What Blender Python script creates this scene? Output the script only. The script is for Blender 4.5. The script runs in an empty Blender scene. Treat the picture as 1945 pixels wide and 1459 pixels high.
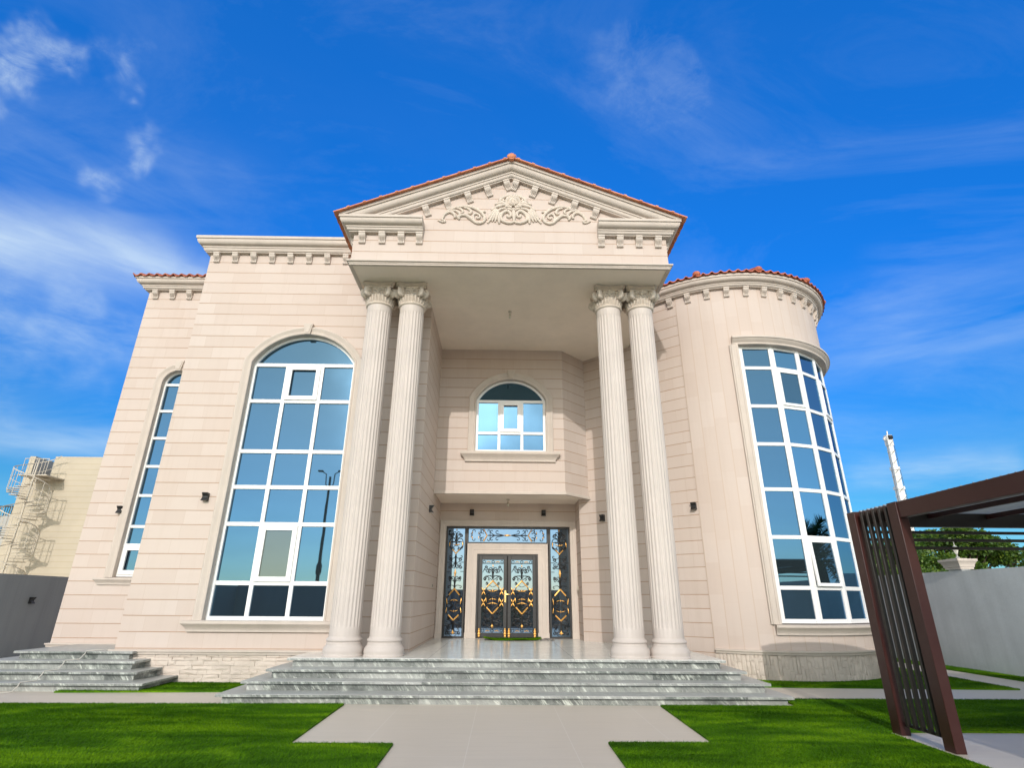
import bpy, bmesh, math, random
import numpy as np
from mathutils import Vector, Matrix
from mathutils.geometry import tessellate_polygon

random.seed(7)
RNG = np.random.default_rng(11)
R = math.radians
sc = bpy.context.scene
COL = sc.collection

# ------------------------------------------------------------------ camera
HC = 1.558
PITCH, YAW, ROLL = R(21.42787), R(0.79212), R(0.42221)
fw = Vector((math.sin(YAW) * math.cos(PITCH), math.cos(YAW) * math.cos(PITCH), math.sin(PITCH)))
rt = Vector((math.cos(YAW), -math.sin(YAW), 0))
up = rt.cross(fw)
rt2 = rt * math.cos(ROLL) + up * math.sin(ROLL)
up2 = -rt * math.sin(ROLL) + up * math.cos(ROLL)
cd = bpy.data.cameras.new('camera')
cd.sensor_fit = 'HORIZONTAL'; cd.sensor_width = 36.0
cd.lens = 1045.56 / 1945 * 36.0
cd.clip_start = 0.05; cd.clip_end = 3000
cam = bpy.data.objects.new('camera', cd); COL.objects.link(cam)
m = Matrix((rt2, up2, -fw)).transposed().to_4x4(); m.translation = Vector((0, 0, HC))
cam.matrix_world = m
sc.camera = cam
sc.cycles.diffuse_bounces = 8; sc.cycles.max_bounces = 14

# ------------------------------------------------------------------ light
SUN_DIR = Vector((0.108, 1.0, -0.437)).normalized()      # the way the light travels
SUN_EL = math.asin(-SUN_DIR.z)
sd = bpy.data.lights.new('sun', 'SUN'); sd.energy = 2.0; sd.angle = R(0.5); sd.color = (1.0, 0.95, 0.89)
so = bpy.data.objects.new('sun', sd); COL.objects.link(so)
so.rotation_euler = SUN_DIR.to_track_quat('-Z', 'Y').to_euler(); so.location = (0, -20, 20)
sc.view_settings.view_transform = 'Standard'; sc.view_settings.look = 'None'
sc.view_settings.exposure = 0.08; sc.view_settings.gamma = 1.0

# ------------------------------------------------------------------ node helpers
class NT:
    def __init__(s, tree): s.t = tree; s.n = tree.nodes; s.l = tree.links
    def new(s, typ, **kw):
        n = s.n.new(typ)
        for k, v in kw.items(): setattr(n, k, v)
        return n
    def put(s, inp, v):
        if v is None: return
        if hasattr(v, 'is_output') or isinstance(v, bpy.types.NodeSocket): s.l.new(v, inp)
        elif isinstance(v, (tuple, list)) and len(v) == 3 and inp.type == 'RGBA': inp.default_value = (*v, 1)
        else: inp.default_value = v
    def math(s, op, a, b=None, c=None, clamp=False):
        n = s.new('ShaderNodeMath', operation=op, use_clamp=clamp)
        for i, v in enumerate((a, b, c)): s.put(n.inputs[i], v)
        return n.outputs[0]
    def vmath(s, op, a, b=None):
        n = s.new('ShaderNodeVectorMath', operation=op); s.put(n.inputs[0], a); s.put(n.inputs[1], b)
        return n.outputs['Value'] if op in ('DOT_PRODUCT', 'LENGTH') else n.outputs[0]
    def noise(s, vec, scale, detail=4, rough=0.55, dist=0.0):
        n = s.new('ShaderNodeTexNoise'); s.put(n.inputs['Vector'], vec)
        n.inputs['Scale'].default_value = scale; n.inputs['Detail'].default_value = detail
        n.inputs['Roughness'].default_value = rough; n.inputs['Distortion'].default_value = dist
        return n.outputs['Fac']
    def ramp(s, fac, stops):
        n = s.new('ShaderNodeValToRGB'); cr = n.color_ramp
        while len(cr.elements) < len(stops): cr.elements.new(0.5)
        for e, (p, c) in zip(cr.elements, stops): e.position = p; e.color = (*c, 1) if len(c) == 3 else c
        s.put(n.inputs[0], fac); return n.outputs[0]
    def mix(s, fac, a, b, typ='MIX'):
        n = s.new('ShaderNodeMix', data_type='RGBA', blend_type=typ)
        s.put(n.inputs[0], fac); s.put(n.inputs[6], a); s.put(n.inputs[7], b); return n.outputs[2]
    def mapr(s, v, a, b, c=0.0, d=1.0):
        n = s.new('ShaderNodeMapRange'); s.put(n.inputs[0], v)
        for i, q in enumerate((a, b, c, d)): n.inputs[i + 1].default_value = q
        return n.outputs[0]
    def mapping(s, vec, scale=(1, 1, 1), rot=(0, 0, 0), loc=(0, 0, 0)):
        n = s.new('ShaderNodeMapping'); s.put(n.inputs[0], vec)
        n.inputs['Scale'].default_value = scale; n.inputs['Rotation'].default_value = rot; n.inputs['Location'].default_value = loc
        return n.outputs[0]
    def bump(s, h, strength=0.3, dist=0.01):
        n = s.new('ShaderNodeBump'); s.put(n.inputs['Height'], h)
        n.inputs['Strength'].default_value = strength; n.inputs['Distance'].default_value = dist
        return n.outputs[0]

def new_mat(name):
    m = bpy.data.materials.new(name); m.use_nodes = True
    nt = NT(m.node_tree); b = m.node_tree.nodes['Principled BSDF']
    return m, nt, b

# ------------------------------------------------------------------ sky
w = bpy.data.worlds.new('World'); sc.world = w; w.use_nodes = True
nt = NT(w.node_tree); bg = w.node_tree.nodes['Background']
sky = nt.new('ShaderNodeTexSky', sky_type='NISHITA')
sky.sun_disc = False; sky.sun_elevation = SUN_EL
sky.sun_rotation = math.atan2(-SUN_DIR.x, -SUN_DIR.y)
sky.altitude = 0; sky.air_density = 1.0; sky.dust_density = 0.15; sky.ozone_density = 3.0
geo = nt.new('ShaderNodeTexCoord').outputs['Generated']
sep = nt.new('ShaderNodeSeparateXYZ'); nt.put(sep.inputs[0], geo)
# the half of the sky away from the sun is a deep clear blue, the half round the sun is brightened and warmed as added fill for the shade
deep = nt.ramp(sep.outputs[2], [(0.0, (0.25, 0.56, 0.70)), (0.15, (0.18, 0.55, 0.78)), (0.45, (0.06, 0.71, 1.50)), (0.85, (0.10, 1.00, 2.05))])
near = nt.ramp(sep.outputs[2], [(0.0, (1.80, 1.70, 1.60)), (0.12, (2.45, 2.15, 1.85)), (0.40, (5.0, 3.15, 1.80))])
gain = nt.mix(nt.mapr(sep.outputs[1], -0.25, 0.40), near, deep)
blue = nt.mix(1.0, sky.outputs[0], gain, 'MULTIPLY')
zz = nt.math('ADD', nt.math('MAXIMUM', sep.outputs[2], 0.0), 0.16)
px = nt.math('DIVIDE', sep.outputs[0], zz); py = nt.math('DIVIDE', sep.outputs[1], zz)
cmb = nt.new('ShaderNodeCombineXYZ'); nt.put(cmb.inputs[0], px); nt.put(cmb.inputs[1], py)
flat = cmb.outputs[0]
streak = nt.noise(nt.mapping(flat, (0.45, 1.15, 1), (0, 0, R(-18))), 1.5, 8, 0.6, 0.6)
wisp = nt.noise(nt.mapping(flat, (1.0, 2.0, 1), (0, 0, R(24))), 1.3, 9, 0.68, 1.1)
puff = nt.noise(nt.mapping(flat, (1, 1, 1)), 5.0, 8, 0.68, 0.5)
feather = nt.noise(nt.mapping(geo, (1.0, 1.0, 1.5), (R(20), 0, R(30))), 17.0, 10, 0.70, 0.45)
wn = nt.new('ShaderNodeTexNoise'); nt.put(wn.inputs['Vector'], geo); wn.inputs['Scale'].default_value = 4.0; wn.inputs['Detail'].default_value = 5
warp = nt.vmath('ADD', geo, nt.vmath('MULTIPLY', nt.vmath('SUBTRACT', wn.outputs['Color'], (0.5, 0.5, 0.5)), (0.075, 0.075, 0.075)))
def wspot(d, inner, outer):
    q = nt.new('ShaderNodeMapRange', interpolation_type='SMOOTHSTEP'); nt.put(q.inputs[0], nt.vmath('DOT_PRODUCT', warp, tuple(Vector(d).normalized())))
    q.inputs[1].default_value = math.cos(R(outer)); q.inputs[2].default_value = math.cos(R(inner)); return q.outputs[0]
def puffy(d, inner, outer, tex, lo, hi, k):
    q = wspot(d, inner, outer); q = nt.math('MULTIPLY', q, q)
    return nt.math('MULTIPLY', nt.math('MULTIPLY', q, nt.mapr(tex, lo, hi)), k)
def streaky(n, half, mid, inner, outer, tex, lo, hi, k):
    q = nt.new('ShaderNodeMapRange', interpolation_type='SMOOTHSTEP')
    nt.put(q.inputs[0], nt.math('ABSOLUTE', nt.vmath('DOT_PRODUCT', nt.vmath('ADD', nt.vmath('MULTIPLY', warp, (.55, .55, .55)), nt.vmath('MULTIPLY', geo, (.45, .45, .45))), n)))
    q.inputs[1].default_value = math.sin(R(half)); q.inputs[2].default_value = 0.0
    return nt.math('MULTIPLY', nt.math('MULTIPLY', q.outputs[0], wspot(mid, inner, outer)), nt.math('MULTIPLY', nt.mapr(tex, lo, hi), k))
band = nt.noise(nt.mapping(geo, (1.6, 1.6, 10.0), (R(10), R(8), 0)), 1.6, 8, 0.6, 0.35)
thin = nt.math('MULTIPLY', nt.mapr(wisp, 0.48, 0.82), 0.09)
thin2 = nt.math('MULTIPLY', nt.math('MULTIPLY', nt.mapr(streak, 0.47, 0.75), nt.mapr(sep.outputs[2], 0.80, 0.20)), 0.12)
tot = nt.math('ADD', thin, thin2)
for q in (streaky((-0.17, 0.453, -0.875), 4.4, (-0.65, 0.645, 0.39), 3, 17, band, 0.10, 0.60, 0.66),
          streaky((-0.246, 0.279, -0.928), 4.5, (-0.62, 0.69, 0.37), 2, 12, band, 0.36, 0.70, 0.30),
          streaky((-0.144, 0.587, -0.797), 6.0, (-0.56, 0.63, 0.54), 4, 16, band, 0.36, 0.72, 0.20),
          streaky((-0.066, 0.207, -0.976), 2.2, (-0.64, 0.74, 0.20), 1, 9, band, 0.34, 0.66, 0.42),
          streaky((0.113, 0.389, -0.914), 7.0, (0.64, 0.68, 0.36), 3, 15, band, 0.36, 0.72, 0.26),
          streaky((0.266, 0.378, -0.887), 3.5, (0.64, 0.62, 0.45), 1, 10, streak, 0.36, 0.70, 0.28),
          streaky((0.066, 0.167, -0.984), 2.6, (0.61, 0.77, 0.17), 2, 11, band, 0.38, 0.66, 0.45),
          streaky((0.117, 0.653, -0.748), 2.2, (0.50, 0.62, 0.61), 3, 14, wisp, 0.42, 0.72, 0.08),
          streaky((-0.256, 0.774, -0.579), 5.0, (0.10, 0.64, 0.76), 5, 22, wisp, 0.40, 0.75, 0.08),
          puffy((-0.690, 0.660, 0.315), 0, 8, puff, 0.30, 0.72, 0.26),
          puffy((-0.528, 0.560, 0.638), 0, 6.0, feather, 0.30, 0.66, 0.50),
          puffy((0.182, 0.597, 0.782), 0, 6.0, feather, 0.42, 0.76, 0.10)): tot = nt.math('ADD', tot, q)
tot = nt.math('MINIMUM', tot, 0.86)
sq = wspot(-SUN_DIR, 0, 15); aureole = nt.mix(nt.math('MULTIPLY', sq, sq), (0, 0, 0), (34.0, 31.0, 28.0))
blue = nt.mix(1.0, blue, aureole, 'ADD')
cl = nt.mix(tot, blue, (4.7, 5.7, 6.3))
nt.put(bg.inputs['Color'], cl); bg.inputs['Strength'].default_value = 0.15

# ------------------------------------------------------------------ materials
def coords(nt, kind='Object'): return nt.new('ShaderNodeTexCoord').outputs[kind]

def mat_plain(name, col, rough=0.5, metal=0.0, var=0.06, scale=3.0, bump=0.0, bscale=60, spec=0.5, coord='Object', grime=0.0):
    m, nt, b = new_mat(name)
    v = coords(nt, coord)
    n = nt.noise(v, scale, 6, 0.6)
    c0 = tuple(max(0, c * (1 - var * 1.6)) for c in col); c1 = tuple(min(1, c * (1 + var)) for c in col)
    cc = nt.ramp(n, [(0.25, c0), (0.75, c1)])
    if grime:
        g1 = nt.noise(nt.mapping(v, (4.0, 4.0, 0.3)), 1.0, 6, 0.68); g2 = nt.noise(v, 0.9, 6, 0.65)
        cc = nt.mix(nt.math('MULTIPLY', nt.mapr(g1, 0.45, 0.72), grime), cc, tuple(c * 0.62 for c in col))
        cc = nt.mix(nt.math('MULTIPLY', nt.mapr(g2, 0.50, 0.75), grime * 0.8), cc, tuple(c * 0.75 for c in col))
    nt.put(b.inputs['Base Color'], cc)
    b.inputs['Metallic'].default_value = metal
    nt.put(b.inputs['Roughness'], nt.mapr(nt.noise(v, scale * 4, 3), 0.3, 0.7, max(0.02, rough - 0.07), min(1, rough + 0.07)))
    b.inputs['Specular IOR Level'].default_value = spec
    if bump: nt.put(b.inputs['Normal'], nt.bump(nt.noise(v, bscale, 5, 0.65), bump, 0.01))
    return m

def mat_stone(name, base, row=0.30, bw=0.68, joint=(0.36, 0.235, 0.155), bump=0.34):
    """sawn stone cladding: long horizontal joints, faint upright ones; UV in metres"""
    m, nt, b = new_mat(name)
    uv = coords(nt, 'UV'); sp = nt.new('ShaderNodeSeparateXYZ'); nt.put(sp.inputs[0], uv)
    u, v = sp.outputs[0], sp.outputs[1]
    rowi = nt.math('FLOOR', nt.math('DIVIDE', v, row))
    wn = nt.new('ShaderNodeTexWhiteNoise', noise_dimensions='1D'); nt.put(wn.inputs['W'], rowi)
    u2 = nt.math('ADD', u, nt.math('MULTIPLY', wn.outputs['Value'], bw * 3))
    coli = nt.math('FLOOR', nt.math('DIVIDE', u2, bw))
    wn2 = nt.new('ShaderNodeTexWhiteNoise', noise_dimensions='2D')
    cb = nt.new('ShaderNodeCombineXYZ'); nt.put(cb.inputs[0], coli); nt.put(cb.inputs[1], rowi); nt.put(wn2.inputs['Vector'], cb.outputs[0])
    fv = nt.math('SUBTRACT', v, nt.math('MULTIPLY', nt.math('ROUND', nt.math('DIVIDE', v, row)), row))
    fu = nt.math('SUBTRACT', u2, nt.math('MULTIPLY', nt.math('ROUND', nt.math('DIVIDE', u2, bw)), bw))
    wob = nt.math('MULTIPLY', nt.math('SUBTRACT', nt.noise(uv, 2.0, 3), 0.5), 0.004)
    dv = nt.math('ABSOLUTE', nt.math('ADD', fv, wob)); du = nt.math('ABSOLUTE', fu)
    mh = nt.mapr(dv, 0.0055, 0.012, 1.0, 0.0); mv = nt.mapr(du, 0.002, 0.006, 1.0, 0.0)
    obj = coords(nt, 'Object')
    n1 = nt.noise(obj, 0.55, 5, 0.6); n2 = nt.noise(obj, 9, 6, 0.7)
    lo = tuple(c * 0.965 * k for c, k in zip(base, (1.0, 0.975, 0.955))); hi = tuple(min(1, c * 1.03) for c in base)
    col = nt.mix(wn2.outputs['Value'], lo, hi)
    col = nt.mix(nt.mapr(n1, 0.4, 0.7, 0.0, 0.35), col, tuple(c * k for c, k in zip(base, (0.99, 0.92, 0.87))))
    col = nt.mix(nt.mapr(n2, 0.35, 0.75, 0.0, 0.14), col, tuple(c * 0.86 for c in base))
    run = nt.noise(nt.mapping(obj, (5.0, 5.0, 0.28)), 1.0, 6, 0.65)
    col = nt.mix(nt.mapr(run, 0.52, 0.74, 0.0, 0.22), col, tuple(c * k for c, k in zip(base, (0.80, 0.74, 0.68))))
    col = nt.mix(nt.math('MULTIPLY', mv, 0.20), col, joint)
    col = nt.mix(nt.math('MULTIPLY', mh, nt.mapr(nt.noise(uv, 1.3, 4), 0.3, 0.7, 0.7, 1.0)), col, joint)
    nt.put(b.inputs['Base Color'], col)
    b.inputs['Roughness'].default_value = 0.62; b.inputs['Specular IOR Level'].default_value = 0.3
    h = nt.math('ADD', nt.math('MULTIPLY', nt.math('ADD', mh, nt.math('MULTIPLY', mv, 0.25)), -1.0), nt.math('MULTIPLY', n2, 0.10))
    nt.put(b.inputs['Normal'], nt.bump(h, bump, 0.012))
    return m

BASE = (0.555, 0.475, 0.425)
M = {}
M['stone'] = mat_stone('cream_stone_cladding', BASE)
M['stone_tower'] = mat_stone('cream_upright_cladding', BASE, joint=(0.50, 0.39, 0.31), bump=0.10)
M['trim'] = mat_plain('cream_carved_stone', (0.565, 0.495, 0.435), 0.6, var=0.05, scale=2.5, bump=0.12, bscale=45, spec=0.3, grime=0.22)
M['column'] = mat_plain('cream_column_stone', (0.555, 0.495, 0.455), 0.55, var=0.05, scale=2.0, bump=0.08, bscale=40, spec=0.3, grime=0.14)
M['capital'] = mat_plain('carved_capital_stone', (0.62, 0.54, 0.46), 0.6, var=0.09, scale=9, bump=0.2, bscale=50, spec=0.3, grime=0.30)
M['split'] = mat_plain('split_face_stone', (0.61, 0.53, 0.46), 0.8, var=0.12, scale=2.2, bump=0.7, bscale=22, spec=0.2)
M['ceiling'] = mat_plain('ceiling_plaster', (0.90, 0.80, 0.69), 0.85, var=0.05, scale=0.8, bump=0.06, bscale=30, spec=0.2, grime=0.10)
M['upvc'] = mat_plain('white_window_frame', (0.80, 0.80, 0.79), 0.35, var=0.02, scale=2)
M['black'] = mat_plain('black_painted_metal', (0.018, 0.017, 0.017), 0.42, var=0.15, scale=6)
M['iron'] = mat_plain('wrought_iron', (0.02, 0.02, 0.021), 0.45, metal=0.3, var=0.15, scale=20)
M['gold'] = mat_plain('gilded_iron', (0.95, 0.50, 0.13), 0.38, metal=0.55, var=0.12, scale=30)
M['brass'] = mat_plain('brass', (0.85, 0.6, 0.25), 0.22, metal=1.0, var=0.05, scale=20)
M['maroon'] = mat_plain('maroon_painted_steel', (0.046, 0.012, 0.010), 0.36, var=0.15, scale=0.9)
M['slat'] = mat_plain('dark_bronze_steel', (0.020, 0.015, 0.012), 0.38, var=0.15, scale=3)
M['rubber'] = mat_plain('pale_cable', (0.55, 0.52, 0.47), 0.6)
M['render_white'] = mat_plain('rough_white_render', (0.58, 0.585, 0.59), 0.9, var=0.07, scale=1.2, bump=0.7, bscale=9, spec=0.15, grime=0.30)
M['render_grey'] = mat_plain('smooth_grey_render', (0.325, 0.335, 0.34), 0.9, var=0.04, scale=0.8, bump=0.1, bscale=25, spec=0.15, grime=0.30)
M['concrete'] = mat_plain('pale_concrete', (0.42, 0.41, 0.38), 0.9, var=0.1, scale=1.0, grime=0.30)
M['white_steel'] = mat_plain('cream_painted_steel', (0.56, 0.50, 0.41), 0.5, var=0.1, scale=3)
M['crane'] = mat_plain('white_crane_paint', (0.72, 0.71, 0.68), 0.45, var=0.08, scale=0.6)
M['bark'] = mat_plain('bark', (0.09, 0.065, 0.045), 0.9, var=0.25, scale=6, bump=0.6, bscale=14)
M['cloth'] = mat_plain('grey_cloth', (0.22, 0.21, 0.20), 0.95, var=0.1, scale=20)
M['plastic'] = mat_plain('ivory_plastic', (0.5, 0.46, 0.38), 0.45)
M['lampglass'] = mat_plain('frosted_glass', (0.62, 0.60, 0.52), 0.3)

def mat_neigh():
    m, nt, b = new_mat('beige_tile_cladding')
    uv = coords(nt, 'UV'); sp = nt.new('ShaderNodeSeparateXYZ'); nt.put(sp.inputs[0], uv); v = sp.outputs[1]
    fv = nt.math('ABSOLUTE', nt.math('SUBTRACT', v, nt.math('MULTIPLY', nt.math('ROUND', nt.math('DIVIDE', v, 0.24)), 0.24)))
    mh = nt.mapr(fv, 0.008, 0.02, 1, 0)
    n = nt.noise(coords(nt), 1.2, 5)
    col = nt.ramp(n, [(0.3, (0.46, 0.40, 0.305)), (0.7, (0.51, 0.445, 0.34))])
    nt.put(b.inputs['Base Color'], nt.mix(nt.math('MULTIPLY', mh, 0.35), col, (0.35, 0.27, 0.15)))
    b.inputs['Roughness'].default_value = 0.75
    return m
M['neigh'] = mat_neigh()

def mat_glass(name, dark=(0.028, 0.042, 0.047), tint=(0.105, 0.240, 0.39), base=0.50):
    m, nt, b = new_mat(name); nt.n.remove(b)
    out = nt.n['Material Output']
    v = coords(nt)
    wav = nt.bump(nt.noise(v, 1.1, 2, 0.5), 0.03, 0.02)
    d = nt.new('ShaderNodeBsdfDiffuse'); nt.put(d.inputs['Color'], dark)
    g = nt.new('ShaderNodeBsdfGlossy'); nt.put(g.inputs['Color'], tint); g.inputs['Roughness'].default_value = 0.015
    nt.put(g.inputs['Normal'], wav)
    fr = nt.new('ShaderNodeFresnel'); fr.inputs['IOR'].default_value = 1.5
    fac = nt.math('ADD', nt.math('MULTIPLY', fr.outputs[0], 1.0 - base), base, clamp=True)
    mx = nt.new('ShaderNodeMixShader'); nt.put(mx.inputs[0], fac); nt.l.new(d.outputs[0], mx.inputs[1]); nt.l.new(g.outputs[0], mx.inputs[2])
    nt.l.new(mx.outputs[0], out.inputs['Surface'])
    return m
M['glass'] = mat_glass('blue_solar_glass')
M['glass_door'] = mat_glass('door_glass', (0.05, 0.062, 0.066), (0.24, 0.35, 0.50), 0.5)
M['glass_beige'] = mat_glass('beige_pane_glass', (0.155, 0.165, 0.115), (0.12, 0.19, 0.27), 0.30)  # beige mixed into the base colour of one pane

def mat_marble(name, rough, light=1.0, amount=1.0):
    m, nt, b = new_mat(name)
    sx = nt.new('ShaderNodeSeparateXYZ'); nt.put(sx.inputs[0], coords(nt))
    oi = nt.new('ShaderNodeObjectInfo')
    sid = nt.math('ADD', nt.math('ROUND', nt.math('SUBTRACT', nt.math('DIVIDE', sx.outputs[0], 1.31), 0.5)), nt.math('MULTIPLY', oi.outputs['Random'], 97.0))
    wn = nt.new('ShaderNodeTexWhiteNoise', noise_dimensions='1D'); nt.put(wn.inputs['W'], sid)
    v0 = nt.vmath('ADD', coords(nt), nt.vmath('MULTIPLY', wn.outputs['Color'], (7.0, 7.0, 7.0)))
    v = nt.mapping(v0, (1, 1, 1), (0, R(38), R(12)))
    st = nt.mapping(v, (5.0, 2.0, 1.2))
    n1 = nt.noise(st, 1.0, 9, 0.68, 2.2)
    n2 = nt.noise(nt.mapping(v, (14, 4, 2.4)), 1.0, 7, 0.7, 0.8)
    n3 = nt.math('ADD', nt.noise(v0, 1.6, 5, 0.65), nt.math('MULTIPLY', nt.math('SUBTRACT', wn.outputs['Value'], 0.5), 0.35))
    def ridge(n): return nt.math('MULTIPLY', nt.math('ABSOLUTE', nt.math('SUBTRACT', n, 0.5)), 2.0)
    a = nt.ramp(n1, [(0.30, (0.10, 0.115, 0.11)), (0.46, (0.27 * light, 0.295 * light, 0.27 * light)), (0.58, (0.43 * light, 0.46 * light, 0.415 * light)), (0.78, (0.56 * light, 0.58 * light, 0.53 * light))])
    r1 = ridge(n1); r2 = ridge(n2)
    vein = nt.math('MULTIPLY', nt.mapr(r1, 0.0, 0.20, 1.0, 0.0), nt.mapr(nt.noise(v0, 2.3, 3), 0.34, 0.54))
    c = nt.mix(nt.math('MULTIPLY', vein, 0.85), a, (0.028, 0.034, 0.034))
    c = nt.mix(nt.math('MULTIPLY', nt.mapr(r2, 0.0, 0.16, 1.0, 0.0), 0.75), c, (0.07, 0.08, 0.078))
    pale = tuple(x * light for x in (0.47, 0.475, 0.455))
    c = nt.mix(nt.mapr(n3, 0.3, 0.7, 1 - amount, 1 - amount * 0.55), c, pale)
    fx = nt.math('ABSOLUTE', nt.math('SUBTRACT', sx.outputs[0], nt.math('MULTIPLY', nt.math('ROUND', nt.math('DIVIDE', sx.outputs[0], 1.31)), 1.31)))
    c = nt.mix(nt.mapr(fx, 0.002, 0.006, 0.6, 0.0), c, (0.12, 0.13, 0.13))
    nt.put(b.inputs['Base Color'], c)
    b.inputs['Roughness'].default_value = rough; b.inputs['Specular IOR Level'].default_value = 0.5
    return m
M['marble'] = mat_marble('grey_veined_marble', 0.36, 1.25, 1.0)
M['marble_floor'] = mat_marble('polished_grey_marble', 0.20, 1.75, 0.30)
M['marble_top'] = mat_marble('worn_marble_tread', 0.42, 0.95, 0.35)

def mat_paving():
    m, nt, b = new_mat('beige_porcelain_paving')
    v = coords(nt)
    n1 = nt.noise(nt.mapping(v, (1.2, 16, 1)), 1.0, 7, 0.65, 0.3); n2 = nt.noise(v, 0.7, 4)
    col = nt.ramp(n1, [(0.28, (0.50, 0.435, 0.36)), (0.5, (0.565, 0.50, 0.42)), (0.75, (0.60, 0.535, 0.455))])
    col = nt.mix(nt.mapr(n2, 0.35, 0.7, 0, 0.25), col, (0.53, 0.475, 0.41))
    col = nt.mix(nt.mapr(nt.noise(v, 6, 6, 0.7), 0.62, 0.75, 0, 0.3), col, (0.48, 0.42, 0.36))
    sp = nt.new('ShaderNodeSeparateXYZ'); nt.put(sp.inputs[0], v)
    def joint(x, step, off):
        x = nt.math('ADD', x, off)
        return nt.mapr(nt.math('ABSOLUTE', nt.math('SUBTRACT', x, nt.math('MULTIPLY', nt.math('ROUND', nt.math('DIVIDE', x, step)), step))), 0.002, 0.005, 1, 0)
    j = nt.math('MAXIMUM', joint(sp.outputs[0], 1.2, 0.37), joint(sp.outputs[1], 1.2, 0.30))
    col = nt.mix(nt.math('MULTIPLY', j, 0.55), col, (0.70, 0.66, 0.61))
    nt.put(b.inputs['Base Color'], col)
    nt.put(b.inputs['Roughness'], nt.mapr(n1, 0.3, 0.7, 0.38, 0.52))
    return m
M['paving'] = mat_paving()

def mat_grass(name):
    m, nt, b = new_mat(name)
    v = coords(nt)
    n1 = nt.noise(nt.mapping(v, (0.55, 1.5, 1), (0, 0, R(-28))), 1.25, 5, 0.62, 0.6); n2 = nt.noise(v, 45, 3, 0.6)
    c = nt.ramp(n1, [(0.36, (0.030, 0.092, 0.001)), (0.50, (0.066, 0.172, 0.002)), (0.64, (0.145, 0.290, 0.004))])
    c = nt.mix(nt.mapr(n2, 0.4, 0.65, 0, 0.55), c, (0.012, 0.050, 0.002))
    nt.put(b.inputs['Base Color'], c)
    b.inputs['Roughness'].default_value = 0.75; b.inputs['Specular IOR Level'].default_value = 0.08
    return m
M['grass'] = mat_grass('artificial_grass')

def mat_tile(name='terracotta_tile', g=1.0):
    m, nt, b = new_mat(name)
    v = coords(nt)
    n1 = nt.noise(v, 4.5, 5, 0.7); n2 = nt.noise(v, 1.3, 3)
    c = nt.ramp(n1, [(0.3, (0.30 * g, 0.08 * g * g, 0.042 * g * g)), (0.5, (0.46 * g, 0.13 * g * g, 0.065 * g * g)), (0.72, (0.60 * g, 0.22 * g * g, 0.12 * g * g))])
    c = nt.mix(nt.mapr(n2, 0.4, 0.7, 0, 0.4), c, (0.33, 0.07, 0.045))
    nt.put(b.inputs['Base Color'], c); b.inputs['Roughness'].default_value = 0.7
    nt.put(b.inputs['Normal'], nt.bump(nt.noise(v, 40, 4), 0.2, 0.01))
    return m
M['tile'] = mat_tile(); M['tile_pale'] = mat_tile('salmon_terracotta_tile', 1.35)

def mat_leaf(name, a, bb, c2):
    m, nt, b = new_mat(name)
    g = nt.new('ShaderNodeNewGeometry')
    n = nt.noise(coords(nt), 0.9, 4)
    ri = g.outputs['Random Per Island']
    col = nt.ramp(ri, [(0.0, a), (0.6, bb), (1.0, c2)])
    col = nt.mix(nt.mapr(n, 0.35, 0.65, 0.0, 0.5), col, a)
    nt.put(b.inputs['Base Color'], col); b.inputs['Roughness'].default_value = 0.5
    tr = nt.new('ShaderNodeBsdfTranslucent'); nt.put(tr.inputs['Color'], col)
    mx = nt.new('ShaderNodeMixShader'); mx.inputs[0].default_value = 0.25
    nt.l.new(b.outputs[0], mx.inputs[1]); nt.l.new(tr.outputs[0], mx.inputs[2]); nt.l.new(mx.outputs[0], nt.n['Material Output'].inputs['Surface'])
    return m
M['leaf'] = mat_leaf('tree_leaves', (0.040, 0.095, 0.010), (0.09, 0.18, 0.018), (0.19, 0.27, 0.03))
M['palmleaf'] = mat_leaf('palm_leaves', (0.025, 0.06, 0.015), (0.05, 0.10, 0.025), (0.08, 0.13, 0.03))

def mat_sheet():
    m, nt, b = new_mat('corrugated_roof_sheet')
    n = nt.noise(coords(nt), 2, 4)
    nt.put(b.inputs['Base Color'], nt.ramp(n, [(0.3, (0.40, 0.41, 0.40)), (0.7, (0.52, 0.53, 0.52))]))
    b.inputs['Roughness'].default_value = 0.4
    tr = nt.new('ShaderNodeBsdfTranslucent'); nt.put(tr.inputs['Color'], (0.5, 0.54, 0.52)); mx = nt.new('ShaderNodeMixShader'); mx.inputs[0].default_value = 0.35
    nt.l.new(b.outputs[0], mx.inputs[1]); nt.l.new(tr.outputs[0], mx.inputs[2]); nt.l.new(mx.outputs[0], nt.n['Material Output'].inputs['Surface'])
    return m
M['sheet'] = mat_sheet()

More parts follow.
